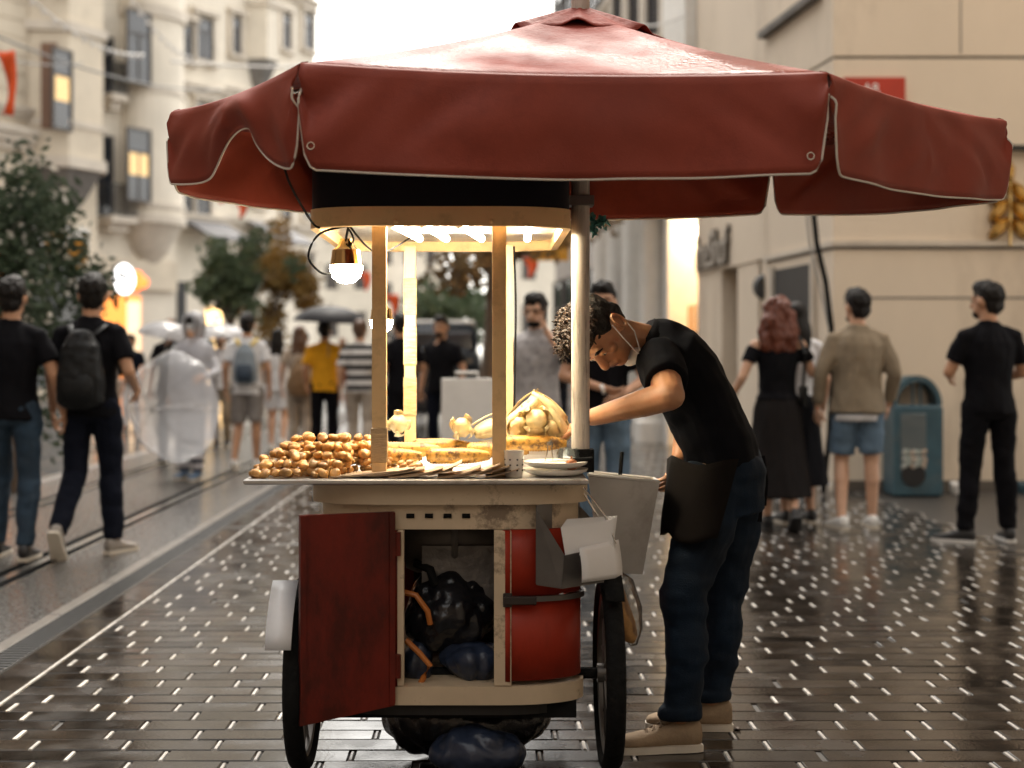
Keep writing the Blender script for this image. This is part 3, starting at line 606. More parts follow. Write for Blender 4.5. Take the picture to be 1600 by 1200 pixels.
# tray on top
zt0 = .898; TX0, TX1 = -.708, .298; TY0, TY1 = YF - .06, YF + 1.05
tr = MB(); tr.bevbox((TX0, TY0, zt0), (TX1, TY1, zt0 + .016), .004); tray = tr.build('counter_tray', m_tray, cart)
for lo, hi in (((TX0, TY1 - .006, zt0 + .0165), (TX1, TY1, zt0 + .03)),): MB().box(lo, hi).build('tray_lip', m_tray, tray)
ZT = zt0 + .0165
# posts
for (px, Y, pw, tb, lab) in ((593, YF + .06, 22, 690, 0), (780, YF + .06, 22, 700, 0), (641, YF + .86, 17.5, 640, 1), (793, YF + .82, 17, 655, 0)):
    x = (px - CX) * Y / F; hw = pw * Y / F / 2
    o = MB().bevbox((x - hw, Y - hw, ZT), (x + hw, Y + hw, 1.665), .003).build('post', m_wood, cart)
    if px in (593, 641):
        zr = [(.955, 1.06)] if px == 593 else [(1.06, 1.2), (1.24, 1.38), (1.42, 1.55)]
        for a, b in zr: MB().bevbox((x - hw - .003, Y - hw - .003, a), (x + hw + .003, Y + hw + .003, b), .003).build('tape_wrap', m_tape, o)
# roof: ochre band, dark fascia, foil ceiling
RW = .388; rc = -.138
MB().prism(stad(RW, YF - .03, YF + 1.0, .22, 10, rc), 1.71, 1.9).build('roof_fascia', m_navy, cart, 40)
rim = stad(RW + .004, YF - .036, YF + 1.006, .222, 10, rc); rin = stad(RW - .02, YF - .012, YF + .982, .21, 10, rc)
bd = MB(); n = len(rim)
bd.v = [V(x, y, z) for z in (1.655, 1.712) for ring in (rim, rin) for x, y in ring]
for i in range(n):
    j = (i + 1) % n
    bd.f += [(i, j, 2 * n + j, 2 * n + i), (n + i, 3 * n + i, 3 * n + j, n + j), (i, n + i, n + j, j), (2 * n + i, 2 * n + j, 3 * n + j, 3 * n + i)]
bd.m = [0] * len(bd.f); bd.build('roof_band', m_wood, cart, 40)
for px in (618, 768): MB().ell(P(px, 346, YF - .037), (.008, .006, .008)).build('bolt', m_wood, cart, True)
MB().prism(rin, 1.69, 1.708).build('roof_ceiling', m_ceil, cart)
# lamps under the roof: tubes and two bulbs (lit)
m_led = glow('led_tube', (1, .86, .62), 32); m_bulb = glow('bulb_glass', (1, .88, .66), 26)
m_cap = mat('gold_mirror', (.55, .36, .16), .12, 1)
def tube_lamp(a, b, lab, r=.011):
    t_ = thing('tube_lamp', lab, 'lamp', a, 0, 'lit lamps under the cart roof')
    MB().tube([a, b], r, 8).build('tube', m_led, t_, True); k = (b - a).normalized()
    for e, s_ in ((a, -1), (b, 1)): MB().tube([e + k * s_ * .001, e + k * s_ * .02], r * 1.15, 8).build('end_cap', m_paper, t_, True)
    u = V(0, 0, .0125); MB().tube([a + u, b + u], .006, 6).build('batten', m_paper, t_)
for (pa, ya, pb, lab) in ((612, .10, 655, 'slanting lit tube nearest the left front post'), (660, .10, 697, 'lit tube lamp second from the left post under the roof'), (718, .12, 752, 'lit tube lamp just left of the right front post'), (826, .08, 824, 'lit tube lamp at the right end under the foil ceiling')):
    tube_lamp(V((pa - CX) * (YF + ya) / F, YF + ya, 1.672), V((pb - CX) * (YF + .62) / F, YF + .62, 1.672), lab)
def bulb(c, s, lab):
    t_ = thing('globe_bulb', lab, 'bulb', c, 0, 'lit lamps under the cart roof')
    MB().lathe([(.002, -.058 * s), (.025 * s, -.054 * s), (.045 * s, -.038 * s), (.054 * s, -.012 * s), (.053 * s, 0)], c, 20).build('globe', m_bulb, t_, True)
    MB().lathe([(.053 * s, .001), (.05 * s, .02 * s), (.046 * s, .05 * s), (.03 * s, .06 * s), (.02 * s, .085 * s), (.002, .09 * s)], c, 20).build('mirror_cap', m_cap, t_, True)
    MB().tube([c + V(0, 0, .088 * s), V(c.x + .01, c.y + .01, 1.69)], .004, 6).build('flex', m_rub, t_)
bulb(P(541, 415, YF + .1), .94, 'large lit bulb with mirrored neck hanging left of the front post')
bulb(P(596, 500, YF + .7), .75, 'smaller lit bulb half hidden behind the left front post')
for k, (pts, lab) in enumerate(((((548, 352, .05), (500, 365, .06), (482, 400, .06), (500, 425, .07), (520, 428, .08)), 'thin flex looping beside the large bulb'), (((540, 350, .06), (552, 372, .08), (546, 390, .09)), 'tangled flex above the large bulb'), (((545, 352, .12), (590, 395, .2), (640, 372, .8)), 'flex sagging between the left posts'),
        (((436, 215, -.25), (450, 280, -.2), (486, 345, -.05), (500, 356, -.03)), 'dark cable running from umbrella edge down to the cart roof'), (((803, 385, .8), (806, 480, .79), (804, 600, .79), (803, 672, .79)), 'dark cable running down the right back post'))):
    ps = [P(a, b, YF + c) for a, b, c in pts]; cv = []
    for i in range(len(ps) - 1):
        p0, p1, p2, p3 = ps[max(i - 1, 0)], ps[i], ps[i + 1], ps[min(i + 2, len(ps) - 1)]
        for s_ in range(6):
            t = s_ / 6; cv.append(.5 * ((2 * p1) + (p2 - p0) * t + (2 * p0 - 5 * p1 + 4 * p2 - p3) * t * t + (3 * p1 - p0 - 3 * p2 + p3) * t ** 3))
    cv.append(ps[-1]); tag(MB().tube(cv, .0035, 6).build('cable', m_rub, None, True), lab, 'cable', 'cables on the cart')
# ---------------------------------------------------------------- food on the tray
m_nut = mat('roasted_chestnut', (.46, .23, .065), .36, var=.4, vs=25, orand=.4, dirt=(.72, .48, .2), dsc=30, damt=.7, bump=.2, bs=60)
nuts = []
for k in range(5):
    mb = MB().ell((0, 0, 0), (.019, .0165, .0135), n=10, m=7)
    for v in mb.v:
        q = v * 60 + V(k * 9, 0, 0); v += v.normalized() * (.003 * noise.noise(q))
        if v.z > .004 and abs(v.y) < .006: v.z -= .004           # split shell
        if v.x > .01: v.x += .003
    nuts.append(mb.mesh('chestnut', m_nut, 'all'))
def mound(x, y):
    fx = min(1, max(0, (x + .70) / .12)); fy = min(1, max(0, (y - (YF - .02)) / .24)); rx = min(1, max(0, (-.30 - x) / .08))
    return .02 + .095 * fx * fy * (.45 + .55 * rx)
cnt = 0
for i in range(12):
    for j in range(9):
        x = -.685 + i * .0345 + R.uniform(-.01, .01); y = YF - .02 + j * .036 + R.uniform(-.01, .01)
        if x > -.42 and y < YF + .06 + (x + .42) * .5: continue
        top = mound(x, y); z = ZT + .0135; 
        while z < ZT + top + .008:
            if z > ZT + top - .08 or j < 3 or i < 3 or i > 8:
                o = link('chestnut', nuts[R.randrange(5)]); o.location = (x + R.uniform(-.007, .007), y + R.uniform(-.007, .007), z + R.uniform(-.003, .004)); s_ = R.uniform(.74, 1.05); o.scale = (s_,) * 3
                o.rotation_euler = (R.uniform(-.7, .7), R.uniform(-.7, .7), R.uniform(0, 6.3)); tag(o, 'roasted chestnut in the heap on the left end of the tray', 'chestnut', 'roasted chestnuts heaped on the tray'); cnt += 1
            z += .0225
for i in range(14):
    o = link('chestnut', nuts[R.randrange(5)]); o.location = ((R.uniform(612, 655) - CX) * (YF + .1) / F, YF + R.uniform(.05, .2), ZT + .012 + .016 * (i % 2)); o.rotation_euler = (R.uniform(-.6, .6), R.uniform(-.6, .6), R.uniform(0, 6)); o.scale = (.75,) * 3
    tag(o, 'small shelled chestnut behind the paper bags by the left front post', 'chestnut', 'loose chestnuts behind the bags')
m_corn = mat('grilled_corn', (.62, .33, .06), .4, var=.25, vs=40, dirt=(.07, .025, .008), dsc=38, damt=.9, orand=.1, dlo=.48, dhi=.6)
m_husk = mat('corn_husk', (.70, .56, .30), .5, var=.2, vs=20, orand=.12)
def cob(seed):
    L = .20; rows, n = 46, 32; rs = []
    for i in range(rows):
        u = i / (rows - 1); r = .0235 * (1 - (max(0, u - .55) / .45) ** 2 * .55) * min(1, .55 + u * 6)
        ring = []
        for k in range(n):
            a = 2 * math.pi * k / n; hh = (1 if k % 2 else -.2) * (1 if i % 2 else .1) * .003
            ring.append(V(-L / 2 + L * u, (r + hh) * math.cos(a), (r + hh) * math.sin(a)))
        rs.append(ring)
    return MB().rings(rs).mesh('corn_cob', m_corn, 'all')
cobm = cob(1)
for (px, py, d, rz, lab) in ((610, 697, .24, 0, 'grilled corn cob lying just behind the left front post'), (568, 682, .5, .1, 'grilled corn cob behind the chestnut heap'), (690, 680, .60, .05, 'grilled corn cob at the back near the left back post'), (716, 698, .26, .03, 'charred corn cob on white paper in the middle of the tray'),
        (778, 692, .38, -.05, 'corn cob passing behind the right front post'), (836, 698, .33, .04, 'corn cob on the white box beside the pole'), (640, 690, .40, -.06, 'corn cob between the two left posts')):
    p = P(px, py, YF + d); o = link('corn_cob', cobm); zz = ZT + .026 + (.03 if px in (690, 568, 778, 640) else 0) + (.055 if px == 836 else 0) + (.02 if px in (716, 610) else 0)
    o.location = (p.x, p.y, zz); o.rotation_euler = (R.uniform(0, 6), .0, rz); tag(o, lab, 'corn cob', 'grilled corn cobs on the tray')
def husked(px, py, d, s, lab, A, grp='husked corn ears on the tray'):
    p = P(px, py, YF + d); t_ = thing('husked_corn', lab, 'corn', p, 0, grp)
    ear = MB(); rs = []
    for i in range(14):
        u = i / 13; r = .033 * s * math.sin(math.pi * (.12 + .8 * u)) ** .7
        rs.append([p + A @ V((r + .002 * math.sin(k * 3)) * math.cos(2 * math.pi * k / 16), (r + .002 * math.sin(k * 3)) * math.sin(2 * math.pi * k / 16), (u - .5) * .13 * s) for k in range(16)])
    ear.rings(rs).build('ear', m_husk, t_, 'all')
    for k in range(4):
        a = k * 1.6 + px; g = []
        for i in range(6):
            u = i / 5; rr = s * (.034 + .012 * math.sin(u * 3)); g.append([p + A @ V(rr * math.cos(a + w_ * .5 * (1 - u * .7)), rr * math.sin(a + w_ * .5 * (1 - u * .7)), s * (-.06 + .13 * u)) for w_ in (-1, 0, 1)])
        solid(MB().sheet(g).build('husk_leaf', m_husk, t_, 'all'), .0015)
Rt = lambda ax, a: Matrix.Rotation(rad(a), 3, ax)
ears = [(812, 668, .42, .95, 'X', 70), (838, 672, .40, 1.0, 'X', 80), (858, 672, .42, .95, 'X', 75), (822, 655, .45, 1, 'Y', 60), (838, 656, .37, 1.05, 'X', 85), (852, 645, .45, 1.1, 'Y', -50), (866, 664, .44, 1.0, 'Y', -35), (826, 642, .46, 1, 'Y', 50)]
for k, (px, py, d, s, ax, a) in enumerate(ears): husked(px, py, d, s, 'peeled pale corn ear in the heap between right back post and pole', Rt(ax, a), 'heap of pale corn ears')
husked(622, 662, .75, 1.0, 'pale round corn ear at the tray back between the left posts', Rt('X', 80)); husked(722, 668, .55, .95, 'bagged pale ear standing up in the middle of the tray', Rt('X', 75)); husked(768, 668, .6, .95, 'pale ear at the back just left of the right posts', Rt('Y', 70))
# paper bags fanned along the front edge
for i in range(16):
    a = i / 15; px = 560 + 225 * a; p = P(px, 745, YF - .02); o = thing('paper_bag', 'flat brown paper bag in the fanned row along the tray front', 'paper bag', (p.x, YF + .0, ZT), 0, 'fanned brown paper bags')
    g = []; tl = .012 + .013 * (i % 5) / 4 + (.01 if i > 8 else 0)
    for yy in range(4):
        g.append([V(p.x + .10 * (u - .5) * (1.6 if i < 5 else 1), YF - .035 + .045 * yy + .003 * math.sin(i * 7), ZT + .002 + .0012 * (i % 5) + (tl + .006 * math.sin(i * 3)) * max(0, (u - .1)) ** 1.2 + .002 * math.sin(yy * 2 + i)) for u in (0, .2, .4, .6, .8, 1)])
    solid(MB().sheet(g).build('sheet', m_kraft, o, 'all'), .0012, 1); g2 = [[q + V(0, .001, .0022) for q in r[:]] for r in g]; solid(MB().sheet(g2).build('sheet', m_kraft, o, 'all'), .0008, 1)
bx0, bx1 = xs(600), xs(745)
tag(MB().bevbox((bx0, YF + .12, ZT), (bx1, YF + .36, ZT + .012), .003).build('white_paper_stack', m_paper), 'stack of white paper sheets under the middle corn cobs', 'paper')
def tub(name, lab, lo, hi, m, t=.004):
    th = thing(name, lab, 'container', ((lo[0] + hi[0]) / 2, (lo[1] + hi[1]) / 2, lo[2]))
    MB().box(lo, (hi[0], hi[1], lo[2] + t)).build('base', m, th)
    for a, b in (((lo[0], lo[1]), (hi[0], lo[1] + t)), ((lo[0], hi[1] - t), (hi[0], hi[1])), ((lo[0], lo[1] + t + .0005), (lo[0] + t, hi[1] - t - .0005)), ((hi[0] - t, lo[1] + t + .0005), (hi[0], hi[1] - t - .0005))):
        MB().box((a[0], a[1], lo[2] + t + .0005), (b[0], b[1], hi[2])).build('side', m, th)
    return th
Y_ = YF + .22; tub('white_box', 'white plastic box under the corn beside the right front post', ((770 - CX) * Y_ / F, Y_, ZT), ((878 - CX) * Y_ / F, Y_ + .2, ZT + .05), m_paper)
m_cer = mat('white_crockery', (.78, .74, .67), .25, var=.05)
for k in range(2):
    c = P(868, 0, YF + .08); c.z = ZT + .001 + k * .022
    tag(MB().lathe([(.05, 0), (.07, .002), (.094, .012), (.098, .02), (.09, .0195), (.066, .007), (.0, .0055)], c, 32, caps=False).build('plate_stack' if 0 else 'plate', m_cer, None, 60), ('upper' if k else 'lower') + ' of the two stacked white plates at the tray\'s right end', 'plate', 'stacked white plates')
    if k == 0: pass
c = P(803, 0, YF + .03); c.z = ZT
th = thing('perforated_cup', 'white cup pierced with small holes beside the right front post', 'cup', c)
MB().lathe([(.026, 0), (.029, .07), (.031, .078), (.028, .078), (.026, .07), (.024, .004), (0, .004)], c, 18, caps=False).build('cup', m_cer, th, 40)
for zz in (.02, .036, .052):
    for a in range(0, 360, 45): q = c + V(.0275 * math.cos(rad(a + 20)), .0275 * math.sin(rad(a + 20)), zz); MB().ell(q, (.003, .003, .003), n=6, m=4).build('hole', m_dark, th)
c = P(888, 0, YF + .2); c.z = ZT; th = thing('salt_jar', 'clear glass jar of white salt below the pole end', 'jar', c)
MB().lathe([(.001, 0), (.034, 0), (.036, .008), (.036, .06), (.03, .07), (.03, .074), (.028, .074), (.028, .07), (.033, .06), (.033, .006), (.001, .004)], c, 20, caps=False).build('jar', clear_mat('jar_glass', (.95, .98, .97), .85, (.8, .85, .83)), th, True)
MB().lathe([(.001, .006), (.031, .006), (.031, .045), (.001, .05)], c, 16).build('salt', m_paper, th, True)
c = P(893, 726, YF + .05); tag(MB().lathe([(.001, -.017), (.013, -.014), (.019, 0), (.014, .013), (.004, .018), (.003, .024), (.001, .026)], c, 16).build('onion', mat('onion_skin', (.36, .13, .05), .4, var=.3, vs=20), None, True), 'small brown onion on the plate rim', 'onion')
a, b = P(825, 724, YF + .03), P(925, 717, YF + .06); kn = thing('long_knife', 'long knife with black handle lying across the plates', 'knife', a)
MB().tube([a, a + (b - a) * .7], [.0015, .004], 6).build('blade', m_chr, kn); MB().tube([a + (b - a) * .7, b], .0065, 8).build('handle', m_rub, kn, True)
c = P(858, 690, YF + .1); tg = thing('wire_tongs', 'thin steel wire tongs standing up behind the plates', 'tongs', c)
MB().tube([P(852, 722, YF + .1), P(856, 700, YF + .1), P(855, 692, YF + .1), P(860, 688, YF + .1), P(864, 692, YF + .1), P(862, 700, YF + .1), P(864, 722, YF + .1)], .0018, 6).build('wire', m_chr, tg, True); MB().ell(P(859.5, 693, YF + .1), (.006, .004, .006)).build('loop_cap', m_sst, tg, True)
# ---------------------------------------------------------------- hung on the right side
bn = thing('galvanised_bin', 'tapered grey metal bin hung on the right side of the cart', 'bin', P(965, 900, YF + .45))
yb = YF + .32; T = [P(920, 742, yb), P(1029, 753, yb + .05), P(1022, 748, yb + .4), P(925, 738, yb + .4)]; Bt = [P(940, 893, yb + .03), P(1003, 896, yb + .07), P(1000, 890, yb + .36), P(938, 890, yb + .36)]
mb = MB(); mb.rings([Bt, T], True, False); solid(mb.build('shell', m_gal, bn), .004, 1)
MB().tube(T + [T[0]], .006, 6).build('rim', m_gal, bn, True)
MB().tube([P(969, 742, yb + .35), P(972, 706, yb + .35)], .007, 8).build('handle', m_rub, bn, True)
yb = YF - .05; nb = thing('napkin_holder', 'angled steel napkin box bolted to the cart\'s right front corner', 'napkin holder', P(880, 915, yb + .1))
Q = lambda px, py, d: P(px, py, yb + d)
def plate(name, pts, m, par, t=.004): return solid(MB().add(pts, [tuple(range(len(pts)))]).build(name, m, par), t)
plate('side', [Q(838, 795, .03), Q(838, 912, .03), Q(877, 918, 0), Q(882, 868, 0)], m_sst, nb); plate('side', [Q(905, 790, .2), Q(905, 905, .2), Q(962, 905, .16), Q(962, 850, .16)], m_sst, nb)
plate('back', [Q(838, 790, .035), Q(905, 775, .21), Q(905, 905, .21), Q(838, 912, .035)], m_sst, nb); plate('front', [Q(882, 868, 0), Q(877, 918, 0), Q(962, 905, .16), Q(962, 850, .16)], m_sst, nb); plate('bottom', [Q(838, 913, .03), Q(878, 919, 0), Q(962, 906, .16), Q(905, 906, .2)], m_sst, nb)
MB().tube([Q(912, 762, .12), Q(945, 805, .1), Q(962, 850, .1)], .003, 6).build('hanger_wire', m_chr, nb); MB().tube([Q(908, 764, .14), Q(930, 800, .12), Q(950, 830, .13)], .003, 6).build('hanger_wire', m_chr, nb)
for k in range(9):
    d = k * .006; o = plate('napkin', [Q(876 + k * 1.2, 824 - k * 1.6, .02 + d), Q(958 + k * .8, 812 - k * .8, .1 + d), Q(958, 858, .1 + d), Q(884, 872, .02 + d)], m_paper, None, .0012); tag(o, 'white napkin in the stack filling the steel holder', 'napkin', 'napkins in the steel holder')
g = []
for i in range(8):
    u = i / 7; a = Q(905, 856, -.012).lerp(Q(908, 910, -.012), u); b = Q(966, 843, .13).lerp(Q(971, 902, .12), u); g.append([a.lerp(b, k / 5) + V(.004, -.008, 0) * math.sin(u * 2.6) for k in range(6)])
tag(solid(MB().sheet(g).build('paper_sheet', m_paper, None, 'all'), .002), 'white paper sheet drooping over the front of the napkin holder', 'paper')
bb = thing('bread_bag', 'clear plastic bag of bread hanging beside the right wheel', 'bag', P(980, 1003, YF + .2))
br = MB(); br.loft([(P(968, 915, YF + .2), .01, .01), (P(970, 940, YF + .2), .022, .022), (P(978, 975, YF + .2), .03, .028), (P(986, 998, YF + .2), .022, .02), (P(990, 1004, YF + .2), .005, .005)], 12); br.build('bread', mat('bread_crust', (.45, .24, .08), .6, var=.4, vs=18, dirt=(.1, .04, .015), dsc=14, damt=.7), bb, 'all')
pb = MB(); pb.loft([(P(962, 890, YF + .21), .006, .006), (P(975, 910, YF + .21), .03, .025), (P(982, 950, YF + .21), .042, .035), (P(985, 985, YF + .21), .038, .032), (P(990, 1008, YF + .21), .012, .012)], 14); pb.build('plastic', clear_mat('thin_plastic', (.98, .96, .92), .82, (.8, .75, .68)), bb, 'all')
# ================================================================ the umbrella
m_can = mat('wet_red_canvas', (.25, .046, .027), .55, var=.22, vs=2.2, dirt=(.09, .014, .009), dsc=2.2, damt=.5, bump=.12, bs=260, spec=.22)
m_cantop = mat('rain_soaked_red_canvas', (.24, .042, .028), .52, var=.25, vs=4, bump=.5, bs=55, rvar=.28, spec=.22)
m_pipe = mat('cream_piping', (.62, .56, .48), .6); m_pole = mat('weathered_pole', (.52, .47, .41), .6, var=.25, vs=4, stretch=(12, 12, 1), dirt=(.08, .06, .05), dsc=6, damt=.85)
m_lin = mat('faded_canvas_inside', (.34, .14, .085), .8, var=.2, vs=5)
YU = 4.43; yF, yB = YU - .72, YU + .78
cor = [P(470, 101, yF), P(1292, 116, yF), P(1569, 190, YU + .03), P(1203, 255, yB), P(560, 250, yB), P(271, 176, YU - .03)]
for c in cor[3:5]: c.z = 2.045
apex = P(907, 20, YU); um = thing('market_umbrella', 'large rain-wet dark red umbrella with cream piped valance over the cart', 'umbrella', (apex.x, YU, .98))
def tri_panel(a, b, sag=.02, n=10):
    g = []
    for i in range(n + 1):
        u = i / n; row = []
        for k in range(n + 1):
            w_ = k / n; e = a.lerp(b, w_); q = apex.lerp(e, max(u, .05)); q = q - V(0, 0, sag * 4 * w_ * (1 - w_) * u); q.z -= .02 * math.sin(math.pi * u); row.append(q)
        g.append(row)
    return MB().sheet(g)
for i in range(6): solid(tri_panel(cor[i], cor[(i + 1) % 6]).build('canopy_panel', m_cantop, um, 'all'), .003, -1)
def valance(a, b, h0, h1, out, name='valance', cut=.045, seed=0, m=None, fold=None):
    g = []; bot = []; n = 90; m_ = 12; ax = (b - a); L = ax.length
    for k in range(n + 1):
        u = k / n; e = min(u, 1 - u) * L; top = a.lerp(b, u); top.z -= .02 * 4 * u * (1 - u)
        hh = h0 + (h1 - h0) * u; rise = hh * .62 * math.exp(-(e / .016)) ; col = []
        if e < cut: hh = hh - (hh * .55) * (1 - math.sqrt(max(0, 1 - (1 - e / cut) ** 2)))
        wob = .010 * math.sin(u * 9 + seed) + .006 * math.sin(u * 23 + seed * 2)
        col.append(top - out * .02 + V(0, 0, .009)); col.append(top - out * .004 + V(0, 0, .006))
        for j in range(m_ + 1):
            v = j / m_; col.append(out * .006 + top + V(0, 0, -hh * v) + out * (.012 * math.sin(v * 2.2) + wob * v + .014 * v * noise.noise(V(u * 7 + seed, v * 2, seed)) + .03 * math.sin(math.pi * min(1, v * 1.1)) * noise.noise(V(u * L * 9 + v * 2.6 * (1 if u < .5 else -1), v * 1.2, seed * 3)) * (.3 + math.exp(-(e / .25)))))
        g.append(col); bot.append(col[-1])
    if fold: 
        for k, col in enumerate(g):
            for j in range(2, len(col)): col[j] = fold(k / n, (j - 2) / m_, col[j])
        bot = [c[-1] for c in g]
    o = solid(MB().sheet(g).build(name, m or m_can, um, 'all'), .003); MB().tube([g[0][j] for j in range(8, m_ + 2)] + bot + [g[-1][j] for j in range(m_ + 1, 7, -1)], .0032, 6).build('piping', m_pipe, o, True); return g
for i in range(6):
    a, b = cor[i], cor[(i + 1) % 6]; mid = (a + b) / 2 - V(apex.x, YU, 0); out = V(mid.x, mid.y, 0).normalized()
    hs_ = [(.275, .26), (.26, .245), (.245, .25), (.25, .25), (.25, .24), (.22, .27)][i]; fold = None
    if i == 5:                                            # left front flap is caught up and folded on itself
        def fold(u, v, q):
            k = math.exp(-((u - .58) / .2) ** 2); return q + V(.03 * k * v, -.05 * k * math.sin(v * 3), .15 * k * v)
    valance(a, b, hs_[0], hs_[1], out, seed=i * 1.7, fold=fold)
for px, py in ((486, 228), (1266, 244)):
    c = P(px, py, yF - .03); rs = [[c + V((.009 + .0025 * math.cos(t)) * math.cos(a), .0025 * math.sin(t) - .004, (.009 + .0025 * math.cos(t)) * math.sin(a)) for t in [k * math.pi / 3 for k in range(6)]] for a in [k * math.pi / 8 for k in range(17)]]
    MB().rings(rs, False, False).build('eyelet', m_chr, um, True)
hubz = 1.98
for i in range(6): q = cor[i] - V(0, 0, .014); MB().tube([apex - V(0, 0, .05), q], .009, 6).build('rib', m_sst, um); MB().tube([V(apex.x, YU, hubz), (apex.lerp(cor[i], .52)) - V(0, 0, .035)], .008, 6).build('stay', m_sst, um)
MB().tube([cor[5] - V(0, 0, .03), cor[0].lerp(cor[5], .45) - V(0, 0, .10)], .011, 8).build('bent_rib', m_sst, um)
px_ = apex.x; MB().tube([V(px_, YU, .985), V(px_, YU, 2.40)], .0285, 20).build('pole', m_pole, um, True); MB().lathe([(.045, -.03), (.045, .03)], V(px_, YU, hubz), 16).build('hub', m_rub, um, 40)
cp = []
for k in range(6):                                        # vent cap with arched openings
    a = apex.lerp(cor[k], .2) - V(0, 0, .013); b = apex.lerp(cor[(k + 1) % 6], .2) - V(0, 0, .013); g = []
    for i in range(7):
        u = i / 6; row = []
        for j in range(17): w_ = j / 16; e = a.lerp(b, w_); e.z += .026 * math.exp(-((w_ - .5) / .14) ** 2); row.append((apex + V(0, 0, .022)).lerp(e, max(u, .04)))
        g.append(row)
    solid(MB().sheet(g).build('vent_cap', m_cantop, um, 'all'), .003)
tag(MB().box((px_ - .04, YU - .04, ZT), (px_ + .04, YU + .04, .984)).build('pole_socket', m_rub), 'dark block under the umbrella pole behind the salt jar', 'socket')
br_ = MB(); br_.box((px_ - .045, YU - .04, 1.74), (px_ + .04, YU + .04, 1.77)); br_.box((XC + CW - .06, YU - .02, 1.745), (px_ - .046, YU + .02, 1.765)); br_.build('pole_bracket', m_sst, um)
net = MB(); 
for k in range(26): a = P(920 + R.uniform(0, 26), 330 + R.uniform(0, 30), YU + .05); net.tube([a, a + V(R.uniform(-.02, .02), R.uniform(-.02, .02), R.uniform(-.04, .0))], [.008, .002], 5)
for v in net.v: v += V(0, .02 * noise.noise(v * 40), 0)
tag(net.build('green_netting', mat('green_net', (.05, .20, .17), .6, var=.4, vs=50)), 'scrap of green netting caught behind the umbrella pole', 'netting')

q = P(1152, 1138, 1); lf = MB(); Yl = CH * F / (1140 - CY); c = V((1152 - CX) * Yl / F, Yl, .004)
lf.sheet([[c + V(.025 * (u - .5) * math.sin(math.pi * (.1 + .8 * t)), .035 * (t - .5), .006 * abs(u - .5) + .003 * math.sin(t * 6)) for u in (0, .5, 1)] for t in (0, .25, .5, .75, 1)])
tag(solid(lf.build('fallen_leaf', mat('dead_leaf', (.06, .03, .015), .6), None, 'all'), .001), 'curled dead brown leaf on the paving behind the vendor\'s heel', 'leaf')
# ================================================================ people
SK = [mat('skin_tan', (.50, .27, .16), .5, var=.08, vs=12, sss=.1), mat('skin_light', (.60, .36, .24), .5, var=.08, vs=12, sss=.1)]
m_hair = mat('black_hair', (.008, .006, .005), .55, spec=.25, var=.4, vs=60, bump=.7, bs=90); m_auburn = mat('auburn_hair', (.13, .032, .014), .45, var=.5, vs=40, bump=.9, bs=60); m_brownhair = mat('brown_hair', (.10, .05, .025), .45, var=.5, vs=40, bump=.8, bs=70)
def cloth(name, col, rough=.85, vs=9): return mat('cloth_' + name, col, rough, var=.14, vs=vs, bump=.12, bs=150, spec=.12)
c_black = cloth('black', (.005, .005, .007)); c_navy = cloth('navy', (.006, .008, .016)); c_jean = mat('denim_dark', (.02, .04, .075), .8, var=.35, vs=7, bump=.2, bs=200)
c_jean2 = mat('denim_blue', (.011, .03, .055), .8, var=.35, vs=7, bump=.2, bs=200); c_jean3 = mat('denim_pale', (.10, .16, .23), .8, var=.25, vs=8, bump=.2, bs=200)
c_khaki = cloth('khaki', (.26, .21, .15)); c_white = cloth('white', (.72, .72, .74)); c_yellow = cloth('yellow', (.75, .36, .02)); c_grey = cloth('grey', (.26, .24, .23)); c_beige = cloth('beige', (.42, .36, .3))
c_pat = mat('patterned_grey', (.42, .40, .40), .8, var=.25, vs=9, dirt=(.10, .09, .10), dsc=26, damt=.7)
def striped(name, a, b, sc_):
    m = mat(name, a, .85); n = m.node_tree.nodes; l = m.node_tree.links; bs_ = n['Principled BSDF']
    w = n.new('ShaderNodeTexWave'); w.bands_direction = 'Z'; w.inputs['Scale'].default_value = sc_; tc = n.new('ShaderNodeTexCoord'); l.new(tc.outputs['Object'], w.inputs[0])
    cr = n.new('ShaderNodeMapRange'); cr.inputs[1].default_value = .45; cr.inputs[2].default_value = .55; l.new(w.outputs['Fac'], cr.inputs[0])
    mx = n.new('ShaderNodeMix'); mx.data_type = 'RGBA'; mx.inputs[6].default_value = (*a, 1); mx.inputs[7].default_value = (*b, 1); l.new(cr.outputs[0], mx.inputs[0]); l.new(mx.outputs[2], bs_.inputs['Base Color']); return m
c_strip = striped('white_black_stripes', (.70, .69, .68), (.02, .02, .022), 2.6); c_strip2 = striped('dark_striped_trousers', (.03, .03, .045), (.5, .48, .5), 3.2)
sh_white = mat('white_trainer', (.75, .74, .72), .5, var=.08); sh_black = mat('black_trainer', (.02, .02, .022), .5); sh_grey = mat('grey_trainer', (.28, .25, .22), .6, var=.15); sh_tan = mat('tan_suede', (.30, .215, .135), .85, var=.2, vs=14, bump=.25, bs=120); m_sole = mat('pale_sole', (.62, .56, .47), .6, var=.12)
def lerp3(a, b, t): return a + (b - a) * t
